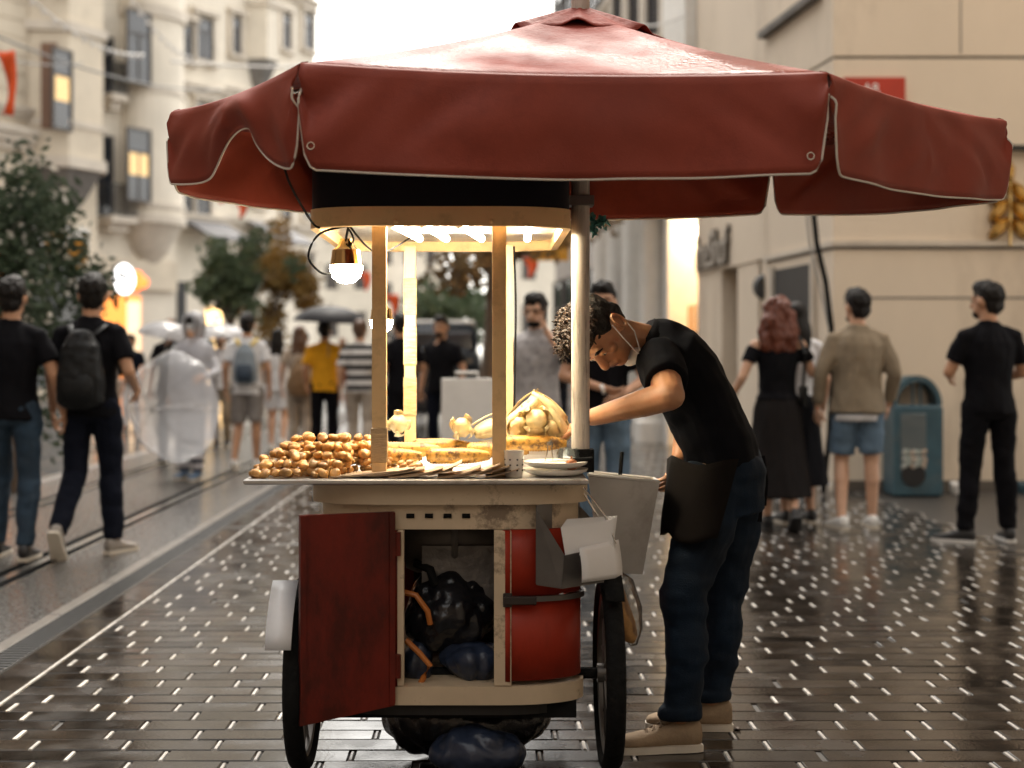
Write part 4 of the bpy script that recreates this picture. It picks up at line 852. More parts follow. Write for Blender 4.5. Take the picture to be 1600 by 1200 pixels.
def shoe(root, ank, toe_dir, L, m, local=True, msole=None, lace=False, up=V(0, 0, 1), lift=0):
    f = toe_dir.normalized(); s = f.cross(up).normalized(); base = V(ank.x, ank.y, ank.z) - up * (ank.z - lift if lift is not None else 0)
    if lift is None: base = ank - up * .085
    heel = base - f * (.065 * L / .28)
    pt = lambda u, w_, z: heel + f * (u * L) + s * w_ + up * z
    prof = [(0.0, .026, .020, .085), (.06, .036, .016, .108), (.2, .039, .014, .108), (.34, .039, .014, .098), (.46, .042, .014, .082), (.6, .046, .014, .066), (.75, .048, .014, .056), (.88, .043, .014, .05), (.97, .03, .016, .042), (1.0, .014, .020, .032)]
    rs = []
    for u, w_, z0, z1 in prof: rs.append([pt(u, w_ * math.copysign(abs(math.cos(a)) ** .8, math.cos(a)), (z0 + z1) / 2 + (z1 - z0) / 2 * math.copysign(abs(math.sin(a)) ** .8, math.sin(a))) for a in [2 * math.pi * k / 12 for k in range(12)]])
    o = MB().rings(rs).build('shoe', m, root, 'all', local)
    rs = []
    for u, w_, z0, z1 in prof: rs.append([pt(u + (.012 if u == 1 else (-.01 if u == 0 else 0)), sx * (w_ + .004), z) for sx, z in ((1, 0), (1, .022), (-1, .022), (-1, 0))])
    MB().rings(rs).build('sole', msole or m_sole, o, 40, local)
    if lace:
        lb = MB()
        for u in (.36, .44, .52, .60): zt_ = .098 - (u - .36) * .13; lb.tube([pt(u, -.022, zt_ - .006), pt(u, 0, zt_ + .004), pt(u + .03, .022, zt_ - .008)], .0028, 5); lb.tube([pt(u, .022, zt_ - .006), pt(u, 0, zt_ + .005), pt(u + .03, -.022, zt_ - .008)], .0028, 5)
        for sx in (-1, 1): lb.tube([pt(.36, 0, .096), pt(.34, sx * .02, .112), pt(.38, sx * .032, .105), pt(.4, sx * .02, .092), pt(.36, 0, .094)], .0026, 5)
        lb.build('laces', mat('lace_tan', (.24, .17, .11), .8), o, True, local)
        rs = [[pt(u, w_, z) for w_ in (-.03, 0, .03)] for u, z in ((.2, .118), (.28, .13), (.36, .108), (.44, .092))]; solid(MB().sheet(rs).build('tongue', m, o, 'all', local), .006)
    return o
def hand(mb, wr, d, pn, s=1.0, curl=30, spread=6, side=1, tc=35):      # palm, four bent fingers of unequal length, thumb from the palm's side
    d = d.normalized(); pn = (pn - d * pn.dot(d)).normalized(); x = d.cross(pn).normalized() * side
    pc = wr + d * .045 * s; A = Matrix((x, d, pn)).transposed()
    mb.ell(pc, (.038 * s, .052 * s, .015 * s), A, 10, 7)
    for i, (off, L) in enumerate(((.027, .068), (.009, .078), (-.010, .073), (-.027, .056))):
        a = rad(spread * (1.2 - i) * .8); p = wr + d * .082 * s + x * off * s; q = d * math.cos(a) + x * math.sin(a); c = 0
        for j, (fr, cu) in enumerate(((.45, .5), (.32, 1.0), (.23, .8))):
            c += rad(curl * cu); e = p + (q * math.cos(c) + pn * math.sin(c)) * (L * fr * s); mb.cap(p, e, (.0088 - .001 * j) * s, (.0082 - .001 * j) * s, 8); p = e
    p = wr + d * .025 * s + x * .03 * s; q = (d * .6 + x * .75 + pn * .35).normalized(); e = p + q * .034 * s; mb.cap(p, e, .0115 * s, .010 * s, 8)
    q2 = (d * .85 + x * .25 + pn * math.sin(rad(tc))).normalized(); e2 = e + q2 * .03 * s; mb.cap(e, e2, .0095 * s, .0085 * s, 8); mb.cap(e2, e2 + q2 * .018 * s, .0085 * s, .007 * s, 8)
TOR = [(.83, .145, .10), (.92, .165, .118), (1.02, .15, .106), (1.12, .148, .104), (1.25, .165, .115), (1.34, .168, .108), (1.40, .125, .088), (1.45, .075, .066), (1.48, .058, .056)]
def head_shapes(mb, c, Rm, s=1.0):                       # skull, jaw, nose, ears; Rm: axes right, forward, up
    T = lambda x, y, z: c + Rm @ V(x * s, y * s, z * s)
    mb.ell(T(0, -.008, .02), (.076 * s, .096 * s, .098 * s), Rm); mb.ell(T(0, .03, -.045), (.058 * s, .062 * s, .07 * s), Rm); mb.ell(T(0, .055, -.085), (.032 * s, .03 * s, .026 * s), Rm)
    mb.cap(T(0, .082, .02), T(0, .108, -.026), .011 * s, .017 * s, 8); mb.cap(T(-.03, .078, .028), T(.03, .078, .028), .015 * s, .015 * s, 8)
    for k in (-1, 1): mb.ell(T(k * .077, -.008, -.002), (.012 * s, .024 * s, .034 * s), Rm)
def person(label, loc, face, H=1.76, J=None, top=None, bottom=None, shoes=sh_white, hair='short', mh=None, skin=0, group=None, vox=.012, lean=0, sole=None, female=False, headturn=0, nod=0, handargs=None):
    s = H / 1.76; root = thing('person', label, 'person', loc, rad(face), group)
    D = dict(shl=(-.172, -.01, 1.375), shr=(.172, -.01, 1.375), ell=(-.235, -.04, 1.13), elr=(.235, -.04, 1.13), wrl=(-.245, .05, .89), wrr=(.245, .05, .89), hpl=(-.09, 0, .90), hpr=(.09, 0, .90), knl=(-.10, .02, .49), knr=(.10, .02, .49), anl=(-.105, -.03, .085), anr=(.105, -.03, .085), tol=(-.04, 1, 0), tor=(.04, 1, 0), head=(0, .025, 1.612))
    D.update(J or {}); g = {k: V(*v) * (1 if k[:2] == 'to' else s) for k, v in D.items()}
    fem = .88 if female else 1
    tors = [(V(0, lean * (z - .9), z) * s, w_ * s * (fem if z > 1 else 1), d_ * s * fem) for z, w_, d_ in TOR]
    side = V(1, 0, 0); Rm = Matrix.Rotation(rad(headturn), 3, 'Z') @ Matrix.Rotation(rad(nod), 3, 'X'); hc = g['head']
    b = MB(); b.loft([(tors[1][0] - V(0, 0, .03), .09 * s, .07 * s)] + tors[1:], 16, side); b.cap(V(0, lean * .52 - .005, 1.43) * s, hc + V(0, -.02, -.07) * s, .06 * s * fem, .056 * s * fem); head_shapes(b, hc, Rm, s * (1.0 if female else 1.07))
    for k in 'lr':
        b.cap(g['sh' + k], g['el' + k], .05 * s * fem, .04 * s * fem); b.cap(g['el' + k], g['wr' + k], .04 * s * fem, .026 * s * fem)
        b.cap(g['hp' + k], g['kn' + k], .085 * s, .056 * s); b.cap(g['kn' + k].lerp(g['an' + k], .0), g['kn' + k].lerp(g['an' + k], .35) + V(0, -.015, 0), .054 * s, .054 * s); b.cap(g['kn' + k].lerp(g['an' + k], .35) + V(0, -.012, 0), g['an' + k], .052 * s, .034 * s)
        b.cap(g['an' + k] - V(0, 0, .03) * s, g['an' + k] + g['to' + k].normalized() * .08 * s - V(0, 0, .055) * s, .03 * s, .018 * s)
    fc = MB(); TT = lambda x, y, z: hc + Rm @ V(x * s, y * s, z * s)
    for k in (-1, 1): fc.ell(TT(k * .032, .094, .004), (.012 * s, .006 * s, .006 * s), Rm, 8, 5); fc.cap(TT(k * .014, .104, .028), TT(k * .05, .088, .027), .006 * s, .004 * s, 6)
    if not female: fc.ell(TT(0, .05, -.08), (.055 * s, .052 * s, .036 * s), Rm)
    link('face_features', fc.mesh('face_features', m_hair, 'all'), root, True)
    ex = MB(); ha = handargs or {}
    for k, sd_ in (('l', -1), ('r', 1)):
        d = (g['wr' + k] - g['el' + k]); hd, cu = ha.get(k, (d, 28)); hand(ex, g['wr' + k], Vector(hd), V(-sd_ * .9, .3, 0), s * fem, cu, side=-sd_)
    link('body', remesh(b, vox, 3, None, ex, SK[skin]), root, True)
    t = top or {}
    if t:
        inf = t.get('inf', .014); tb = MB(); hem = t.get('hem', .86); rings_ = []
        for (c, w_, d_), (z, _, _) in zip(tors, TOR):
            if z >= hem - .02: rings_.append((c, w_ + inf * (1 if z < 1.42 else .5), d_ + inf * (1 if z < 1.42 else .5)))
        z = hem; rings_ = [(V(0, lean * (z - .9), z) * s, (.185 + t.get('flare', 0)) * s * (.94 if female else 1), (.138 + t.get('flare', 0)) * s)] + [r for r in rings_ if r[0].z > (hem + .03) * s]
        if t.get('off'): rings_ = [r for r in rings_ if r[0].z < 1.37 * s]
        tb.loft(rings_, 18, side); sl_ = t.get('sl', .55)
        for k in 'lr':
            a, e, w_ = g['sh' + k], g['el' + k], g['wr' + k]
            if t.get('off'): a = a.lerp(e, .15)
            r0, r1 = .064 * s * fem, (.058 if sl_ <= 1 else .05) * s * fem
            if sl_ <= 1: tb.tube([a - (e - a).normalized() * .02, a.lerp(e, sl_ * .5), a.lerp(e, sl_)], [r0 * .9, r0, r1 + .008], 12)
            else: tb.tube([a - (e - a).normalized() * .02, a.lerp(e, .5), e], [r0 * .9, r0, r1 + .006], 12); tb.cap(e, e.lerp(w_, sl_ - 1), r1 + .004, r1 - .004)
            if not t.get('off'): tb.cap(a, V(0, lean * .5, 1.425) * s + V((.05 if k == 'r' else -.05), 0, 0), .062 * s * fem, .045 * s * fem)
        link('shirt', remesh(tb, vox * .9, 3, (.012, 9, (1, 1, .6)), None, t['m'], 'shirt'), root, True)
    t = bottom or {}
    if t:
        tb = MB(); kind = t.get('kind', 'long')
        tb.loft([(c, w_ + .006, d_ + .006) for (c, w_, d_), (z, _, _) in zip(tors, TOR) if z < 1.05], 18, side)
        if kind == 'skirt':
            zb = t.get('len', .22); tb.loft([(V(0, 0, 1.0) * s, .15 * s, .115 * s), (V(0, 0, .9) * s, .175 * s, .14 * s), (V(0, .01, .6) * s, .21 * s, .19 * s), (V(0, .0, zb) * s, .25 * s, .25 * s)], 20, side)
        else:
            for k in 'lr':
                h_, kn_, an_ = g['hp' + k], g['kn' + k], g['an' + k]; w_ = t.get('w', 1)
                if kind == 'long':
                    tb.cap(h_ + V(0, 0, .02), kn_, .098 * s, .072 * s * w_); tb.cap(kn_, kn_.lerp(an_, .4) + V(0, -.014, 0), .072 * s * w_, .07 * s * w_); tb.tube([kn_.lerp(an_, .3) + V(0, -.01, 0), an_ + (kn_ - an_) * .0], [.069 * s * w_, .056 * s * w_], 14)
                else:
                    e = h_.lerp(kn_, t.get('len', .85)); tb.tube([h_ + V(0, 0, .03), h_.lerp(kn_, .4), e], [.1 * s, .096 * s, .092 * s], 14)
        link('skirt' if kind == 'skirt' else ('shorts' if kind == 'short' else 'trousers'), remesh(tb, vox * .9, 3, (.012, 8, (1.4, 1.4, .35) if kind == 'skirt' else (1, 1, 1.3)), None, t['m'], 'trousers'), root, True)
    for k in 'lr':
        lf = g['an' + k]; up = V(0, 0, 1); td = g['to' + k]
        if abs(td.z) > .05:
            f = td.normalized(); up = (V(0, 0, 1) - f * f.z).normalized(); shoe(root, lf, f, .285 * s, shoes, True, sole, up=up, lift=None)
        else: shoe(root, V(lf.x, lf.y, lf.z), td, .285 * s, shoes, True, sole, lift=max(0, lf.z - .088 * s))
    hb = MB(); T = lambda x, y, z: hc + Rm @ V(x * s, y * s, z * s); mhair = mh or m_hair
    if hair == 'short': hb.ell(T(0, -.022, .042), (.09 * s, .104 * s, .1 * s), Rm); hb.ell(T(0, .02, .095), (.07 * s, .085 * s, .055 * s), Rm); hb.ell(T(0, -.055, -.02), (.074 * s, .06 * s, .072 * s), Rm)
    elif hair == 'long': hb.ell(T(0, -.02, .035), (.086 * s, .1 * s, .095 * s), Rm); hb.loft([(T(0, -.05, .05), .08 * s, .06 * s), (T(0, -.075, -.1), .10 * s, .05 * s), (T(0, -.09, -.3), .1 * s, .04 * s), (T(0, -.085, -.5), .06 * s, .03 * s)], 14, side)
    elif hair == 'curly': hb.ell(T(0, -.02, .03), (.10 * s, .11 * s, .10 * s), Rm); hb.loft([(T(0, -.04, .07), .09 * s, .07 * s), (T(0, -.06, -.05), .13 * s, .085 * s), (T(0, -.07, -.18), .15 * s, .085 * s), (T(0, -.07, -.285), .135 * s, .06 * s)], 16, side)
    if hair:
        hm = remesh(hb, .009, 2, (.03 if hair == 'curly' else .012, (20 if hair == 'curly' else 34) if hair != 'long' else 16, (1, 1, .5)), None, mhair, 'hair'); link('hair', hm, root, True)
    return root
def at(px, py): Y = CH * F / (py - CY); return ((px - CX) * Y / F, Y, 0)
WALK = dict(knl=(-.09, .09, .49), anl=(-.09, -.02, .10), knr=(.10, -.02, .49), anr=(.11, -.26, .16), tor=(.02, .62, -.78))
# --- left pair walking away
pA = person('man in black t-shirt and blue jeans cut by the left edge', at(18, 872), 3, 1.79, dict(knl=(-.1, .12, .5), anl=(-.1, .06, .09), anr=(.12, -.13, .09), knr=(.11, 0, .49), elr=(.27, -.03, 1.14), wrr=(.30, .07, .9), ell=(-.25, -.05, 1.13)), dict(m=c_black, sl=.68), dict(m=c_jean2), sh_black, skin=0)
pB = person('man in black t-shirt wearing a black backpack beside the tram rail', at(143, 866), -4, 1.82, dict(knl=(-.10, -.01, .50), anl=(-.10, -.30, .17), tol=(-.03, .55, -.83), knr=(.10, .08, .5), anr=(.13, .03, .09), tor=(.35, 1, 0), ell=(-.25, -.02, 1.13), wrl=(-.27, .06, .9), elr=(.25, -.05, 1.14), wrr=(.23, .16, 1.03)), dict(m=c_black, sl=.7), dict(m=c_navy, w=1.05), sh_grey, skin=0, headturn=14)
m_leath = mat('black_leather', (.008, .009, .010), .5, var=.25, vs=8, bump=.4, bs=26, spec=.25)
def backpack(par, label, m, m2, zc=1.19, s=1.0, y=-.185, strap=m_leath):
    M = WM[par]; r = thing('backpack', label, 'backpack', M @ V(0, y, zc - .22)); w = lambda x, yy, z: M @ V(x, yy, z)
    b = MB(); b.loft([(w(0, y, zc - .215 * s), .10 * s, .055 * s), (w(0, y - .01, zc - .19 * s), .135 * s, .075 * s), (w(0, y - .015, zc - .05 * s), .135 * s, .085 * s), (w(0, y - .005, zc + .12 * s), .105 * s, .07 * s), (w(0, y + .01, zc + .2 * s), .06 * s, .045 * s), (w(0, y + .015, zc + .215 * s), .03, .03)], 20, M.to_3x3() @ V(1, 0, 0), e=.8)
    link('bag', remesh(b, .009, 3, (-.006, 11, (1, 1, .8)), None, m, 'bag'), r)
    b = MB(); b.loft([(w(0, y - .07, zc - .2 * s), .08 * s, .03 * s), (w(0, y - .085, zc - .12 * s), .1 * s, .035 * s), (w(0, y - .075, zc - .02 * s), .09 * s, .025 * s), (w(0, y - .065, zc + .0 * s), .05 * s, .02)], 14, M.to_3x3() @ V(1, 0, 0), e=.8); b.build('pocket', m2, r, 'all')
    for sx in (-1, 1): MB().loft([(w(sx * .05, y + .02, zc + .19), .018, .004), (w(sx * .085, -.125, zc + .235), .02, .005), (w(sx * .115, -.07, zc + .275), .022, .006), (w(sx * .12, .02, zc + .27), .022, .006), (w(sx * .13, .13, zc + .15), .022, .006), (w(sx * .15, .14, zc - .05), .02, .006)], 8, M.to_3x3() @ V(1, 0, 0)).build('strap', strap, r, 'all')
    return r
backpack(pB, 'black leather backpack on the man by the tram rail', m_leath, m_leath, 1.20, 1.12)
# --- right trio walking away
pW = person('red-haired woman in long black dress with shoulder bag', at(1215, 826), 2, 1.74, dict(knl=(-.08, .03, .48), anl=(-.08, .0, .085), knr=(.09, -.02, .48), anr=(.07, -.22, .13), tor=(.02, .7, -.7), ell=(-.28, -.06, 1.13), wrl=(-.36, .05, .94), elr=(.27, .03, 1.16), wrr=(.24, .20, 1.27)), dict(m=c_black, sl=.45, off=1, hem=.97, inf=.012), dict(m=cloth('black_dress', (.014, .012, .012)), kind='skirt', len=.24), sh_black, 'curly', m_auburn, 1, female=True, sole=sh_black)
bgm = MB(); M = WM[pW]; t_ = thing('shoulder_bag', 'slim black shoulder bag on the red-haired woman', 'bag', M @ V(.2, -.06, .93))
MB().bevbox((.17, -.10, .90), (.2, .06, 1.06), .01, M).build('bag', m_leath, t_); MB().loft([(M @ V(.185, -.02, 1.055), .012, .003), (M @ V(.175, -.13, 1.3), .013, .003), (M @ V(.15, -.04, 1.43), .013, .003), (M @ V(.15, .06, 1.40), .012, .003)], 8, M.to_3x3() @ V(1, 0, 0)).build('strap', m_leath, t_)
pK = person('man in khaki overshirt, denim shorts and white trainers', at(1340, 826), -2, 1.79, dict(knl=(-.105, .06, .49), anl=(-.14, -.10, .09), tol=(-.3, 1, 0), knr=(.1, .0, .49), anr=(.10, -.02, .09), tor=(.05, 1, 0), ell=(-.27, -.03, 1.12), wrl=(-.28, .05, .88), elr=(.26, -.03, 1.12), wrr=(.25, .1, .9)), dict(m=c_khaki, sl=1.72, hem=.84, inf=.03, flare=.025), dict(m=c_jean3, kind='short', len=.86), sh_white, 'short', None, 1, headturn=18)
M = WM[pK]; MB().loft([(M @ V(0, 0, .80), .18, .132), (M @ V(0, 0, .85), .18, .134)], 18, M.to_3x3() @ V(1, 0, 0)).build('undershirt', c_white, pK, 'all')
pR = person('man all in black standing against the beige wall at right', at(1545, 848), 8, 1.80, dict(knl=(-.12, .03, .49), anl=(-.17, .0, .09), tol=(-.75, .7, 0), knr=(.12, .02, .49), anr=(.14, .0, .09), tor=(.25, 1, 0), ell=(-.26, .04, 1.14), wrl=(-.16, .25, 1.12), elr=(.26, .03, 1.14), wrr=(.14, .25, 1.08)), dict(m=c_black, sl=.7), dict(m=c_black, w=1.02), sh_black, 'short', None, 0, sole=sh_white, headturn=30)
pH = person('woman in white top half hidden behind the red-haired woman', (at(1250, 820)[0], 10.9, 0), 10, 1.72, dict(), dict(m=c_white, sl=.5, hem=.9), dict(m=c_black, kind='skirt', len=.3), sh_black, 'long', None, 1, female=True)
# --- street crowd beyond
pT = person('man in white t-shirt with grey backpack walking by the tram track', at(386, 733), 3, 1.78, dict(knl=(-.1, .08, .49), anl=(-.13, -.12, .1), anr=(.1, .05, .09)), dict(m=c_white, sl=.7, hem=.84), dict(m=c_grey, kind='short', len=.9), sh_white, 'short', None, 0)
backpack(pT, 'grey and navy backpack on the man in the white t-shirt', mat('grey_pack', (.2, .24, .28), .6, var=.2), mat('navy_pack', (.03, .05, .08), .5), 1.20, 1.0, strap=mat('yellow_strap', (.6, .42, .05), .6))
pL = person('woman with long black hair and pale shorts', (at(437, 705)[0], 19.0, 0), 0, 1.68, WALK, dict(m=c_white, sl=.6), dict(m=c_white, kind='short', len=.7), sh_white, 'long', None, 1, female=True)
pY = person('man in yellow t-shirt and black trousers under the black umbrella', ((507 - CX) * 17.5 / F, 17.5, 0), 2, 1.74, dict(wrl=(-.24, .1, .95), elr=(.22, .05, 1.15), wrr=(.12, .22, 1.32)), dict(m=c_yellow, sl=.75), dict(m=c_black, w=1.05), sh_black, 'short', None, 0)
pS = person('man in black and white striped shirt beside the yellow shirt', ((562 - CX) * 17.0 / F, 17.0, 0), -3, 1.73, WALK, dict(m=c_strip, sl=.8, inf=.02), dict(m=c_beige), sh_white, 'short', m_brownhair, 1)
pG = person('person carrying a brown shoulder bag left of the yellow shirt', ((468 - CX) * 18.2 / F, 18.2, 0), 0, 1.70, WALK, dict(m=c_beige, sl=.6), dict(m=c_beige), sh_white, 'long', m_brownhair, 1, female=True)
M = WM[pG]; tag(link('brown_bag', remesh(MB().loft([(M @ V(.02, -.2, .78), .13, .07), (M @ V(.02, -.21, .92), .17, .09), (M @ V(.02, -.2, 1.1), .12, .07), (M @ V(.0, -.16, 1.25), .03, .02)], 14, V(1, 0, 0)), .014, 3, (.01, 8, (1, 1, 1)), None, mat('brown_cloth_bag', (.22, .14, .075), .8), 'bag')), 'slouchy brown bag hanging on the back of the walker', 'bag')
for (px, Y, lab, tp, bt, J_) in ((627, 15.5, 'man in black bending an arm near the left back post', c_black, c_black, dict(elr=(.26, 0, 1.15), wrr=(.05, .25, 1.15))), (690, 16.5, 'man in black t-shirt standing beside the white board', c_black, c_navy, dict(ell=(-.27, 0, 1.13)))):
    person(lab, ((px - CX) * Y / F, Y, 0), 160 if px == 690 else 30, 1.76, J_, dict(m=tp, sl=.7), dict(m=bt), sh_black, 'short', None, 0, vox=.014)
pP = person('man in patterned grey shirt talking on a phone behind the cart', ((838 - CX) * 10.6 / F, 10.6, 0), 160, 1.76, dict(ell=(-.31, .12, 1.2), wrl=(-.12, .13, 1.46), elr=(.25, -.02, 1.12), wrr=(.24, .1, .9)), dict(m=c_pat, sl=.75, hem=.82, inf=.026), dict(m=c_grey), sh_black, 'short', None, 1, handargs=dict(l=((.25, .0, .9), 60)), nod=-12)
M = WM[pP]; tag(MB().bevbox((-.105, .06, 1.51), (-.093, .1, 1.64), .003, M).build('phone', sh_black), 'dark phone held to the ear of the man in the patterned shirt', 'phone')
sg = thing('sunglasses', 'dark glasses pushed up on the head of the phoning man', 'glasses', M @ V(0, .1, 1.7))
for sx in (-1, 1): MB().ell(M @ V(sx * .033, .105, 1.705), (.03, .012, .02), M.to_3x3()).build('lens', sh_black, sg, True)
pJ = person('man with watch in black t-shirt and pale jeans behind the vendor', ((942 - CX) * 9.3 / F, 9.3, 0), 175, 1.77, dict(elr=(.25, .06, 1.14), wrr=(-.02, .24, 1.06), ell=(-.27, .04, 1.12), wrl=(-.12, .25, 1.02)), dict(m=c_black, sl=.7), dict(m=c_jean3, w=1.1), sh_white, 'short', None, 0)
M = WM[pJ]; tag(MB().lathe([(.031, -.012), (.034, 0), (.031, .012)], M @ V(.0, .235, 1.065), 14, Rt('Y', 70)).build('wrist_watch', sh_white), 'pale wrist watch on the man behind the vendor', 'watch')
# --- poncho wearer with clear umbrella
pc = at(302, 748); pN = person('person in clear rain poncho and face mask facing the camera', pc, 168, 1.70, dict(ell=(-.3, .05, 1.15), wrl=(-.22, .26, 1.10), anl=(-.1, .12, .09), knl=(-.1, .12, .49)), dict(m=cloth('pale_grey', (.5, .5, .53)), sl=1.8), dict(m=c_strip2, w=1.15), mat('blue_trainer', (.07, .12, .2), .6), 'short', None, 1, female=True)
M = WM[pN]; m_pon = clear_mat('clear_poncho', (.93, .93, .96), .5, (.78, .78, .82))
po = MB(); side = M.to_3x3() @ V(1, 0, 0)
po.loft([(M @ V(0, 0, z), a, b) for z, a, b in ((.42, .27, .22), (.7, .26, .2), (1.0, .26, .19), (1.25, .26, .18), (1.4, .22, .15), (1.47, .10, .10))], 26, side, caps=False)
for v in po.v: v += V(.018 * noise.noise(v * 7), .018 * noise.noise(v * 7 + V(9, 0, 0)), .03 * noise.noise(V(v.x * 4, v.y * 4, 0)))
link('poncho', po.mesh('poncho', m_pon, 'all'), pN)
hd = MB(); hd.lathe([(.10, -.16), (.125, -.05), (.125, .06), (.09, .12), (.02, .14)], M @ V(0, -.02, 1.61), 18, caps=False); link('hood', hd.mesh('hood', m_pon, 'all'), pN)
MB().ell(M @ V(0, .085, 1.575), (.052, .04, .045), M.to_3x3()).build('face_mask', c_white, pN, True)
def brolly(name, label, c, ax, r, depth, m, shaft=.7, group=None):
    q = Vector(ax).normalized().to_track_quat('Z', 'Y').to_matrix(); u_ = thing(name, label, 'umbrella', c, 0, group); w = lambda x, y, z: c + q @ V(x, y, z)
    g = []
    for i in range(9):
        t = i / 8; row = []
        for k in range(33): a = 2 * math.pi * k / 32; rr = r * math.sin(t * 1.35) / math.sin(1.35) * (1 - .06 * t * (1 - abs(math.cos(4 * a)))); row.append(w(rr * math.cos(a), rr * math.sin(a), -depth * (1 - math.cos(t * 1.35)) / (1 - math.cos(1.35))))
        g.append(row)
    MB().sheet(g).build('canopy', m, u_, 'all'); rb = []
    for k in range(8):
        a = 2 * math.pi * k / 8; MB().tube([w(r * math.sin(t * 1.35) / math.sin(1.35) * math.cos(a), r * math.sin(t * 1.35) / math.sin(1.35) * math.sin(a), -.008 - depth * (1 - math.cos(t * 1.35)) / (1 - math.cos(1.35))) for t in (0, .25, .5, .75, 1)], .004, 5).build('rib', m_sst, u_, True)
    MB().tube([w(0, 0, .03), w(0, 0, -shaft)], .007, 8).build('shaft', m_sst, u_, True); return u_
brolly('clear_umbrella', 'clear plastic umbrella held low beside the poncho wearer', P(238, 640, 12.6), (-.45, -.85, -.05), .52, .30, clear_mat('clear_canopy', (.95, .95, .97), .66, (.75, .76, .8)), .75)
brolly('black_umbrella', 'open black umbrella above the yellow t-shirt', P(517, 478, 17.3), (.05, .0, 1), .46, .2, cloth('umbrella_black', (.03, .03, .034), .5), .62)
brolly('pale_umbrella', 'pale umbrella among the far crowd behind the poncho', P(338, 506, 19.5), (0, 0, 1), .5, .2, clear_mat('milky_canopy', (.95, .95, .97), .25, (.75, .75, .78)), .6)
brolly('white_umbrella', 'white umbrella edge just behind the hooded poncho', P(268, 503, 16.5), (.2, 0, 1), .38, .2, clear_mat('milky_canopy'), .6)
CR = [c_black, c_white, c_navy, c_grey, c_beige, c_khaki, cloth('rust', (.3, .1, .05))]
for k, (px, Y, lab) in enumerate(((268, 17, 'walker under the white umbrella behind the poncho'), (345, 20, 'walker under the pale umbrella'), (205, 24, 'far walker left of the clear umbrella'), (415, 27, 'far walker between white t-shirt and long-haired woman'), (475, 24, 'far walker behind the brown bag'), (590, 29, 'far walker behind the left front post'), (535, 33, 'far walker right of the black umbrella'),
        (870, 21, 'far walker just left of the umbrella pole'), (1098, 19, 'far walker by the lit shop'), (975, 26, 'far walker near the grey doorway'), (170, 20, 'dark-haired walker behind the backpack man'), (655, 36, 'far walker centre left of the van'))):
    person(lab, ((px - CX) * Y / F, Y, 0), R.choice((0, 180, 170, 10)), R.uniform(1.62, 1.8), WALK if k % 2 else None, dict(m=CR[k % 7], sl=.7), dict(m=CR[(k * 3 + 2) % 7]), sh_black, 'short' if k % 3 else 'long', None, k % 2, vox=.02, group='far walkers in the street')
# ================================================================ the vendor
vr = thing('person', 'young vendor in black t-shirt and apron bending over the cart tray', 'person', at(1075, 1160))
skv = mat('vendor_skin', (.48, .24, .125), .42, var=.1, vs=25, sss=.15)
f_ = V(-.10, -.45, -.89).normalized(); u_ = V(-.81, -.485, .334); u_ = (u_ - f_ * u_.dot(f_)).normalized(); l_ = u_.cross(f_); hc = P(939, 521, 4.62)
HM = Matrix((-l_, f_, u_)).transposed(); hT = lambda x, y, z: hc + HM @ V(x, y, z)
S = {'shl': P(1030, 562, 4.60), 'shr': P(1040, 560, 4.92), 'ell': P(1047, 618, 4.40), 'wrl': P(926, 652, 4.60), 'elr': P(1078, 655, 5.0), 'wrr': P(1062, 712, 4.93),
     'hpl': P(1118, 752, 4.68), 'hpr': P(1146, 748, 4.86), 'knl': P(1066, 930, 4.62), 'knr': P(1128, 925, 4.86), 'anl': P(1062, 1118, 4.60), 'anr': P(1112, 1092, 4.86)}
spine = [(P(1140, 800, 4.77), .15, .105), (P(1134, 742, 4.77), .165, .12), (P(1120, 690, 4.765), .155, .112), (P(1098, 640, 4.76), .155, .112), (P(1068, 588, 4.76), .175, .118), (P(1042, 556, 4.755), .172, .108), (P(1020, 540, 4.745), .12, .085), (P(1004, 534, 4.735), .065, .06)]
sY = V(0, 1, 0)
b = MB(); b.loft(spine, 18, sY); nb_ = hT(0, -.025, -.075); b.cap(P(1016, 536, 4.74), nb_, .06, .056)
head_shapes(b, hc, HM)
for k in (-1, 1):                                         # cheekbones, lids, lips, ear helix
    b.ell(hT(k * .042, .062, -.012), (.022, .018, .02), HM); b.ell(hT(k * .031, .083, .004), (.013, .008, .007), HM)
b.cap(hT(-.02, .086, -.056), hT(.02, .086, -.056), .008, .008, 8); b.cap(hT(-.016, .083, -.069), hT(.016, .083, -.069), .0085, .0085, 8); b.ell(hT(0, .108, -.03), (.015, .012, .011), HM)
for k, r0, r1 in (('l', .058, .046), ('r', .056, .044)):
    b.cap(S['sh' + k], S['el' + k], r0, r1); b.cap(S['el' + k], S['el' + k].lerp(S['wr' + k], .35), .047, .045); b.cap(S['el' + k].lerp(S['wr' + k], .3), S['wr' + k], .045, .029)
    b.cap(S['hp' + k], S['kn' + k], .088, .06); b.cap(S['kn' + k], S['an' + k], .056, .038); b.cap(S['an' + k] - V(0, 0, .04), V(S['an' + k].x - .06, S['an' + k].y - .01, .045), .032, .018)
ex = MB(); hand(ex, S['wrl'], P(888, 672, 4.62) - S['wrl'], V(-.2, .3, -.9), 1.0, 32, 7, 1); hand(ex, S['wrr'], P(1050, 745, 4.9) - S['wrr'], V(-.8, .3, -.3), 1.0, 35, 5, 1)
link('body', remesh(b, .0055, 2, None, ex, skv), vr)
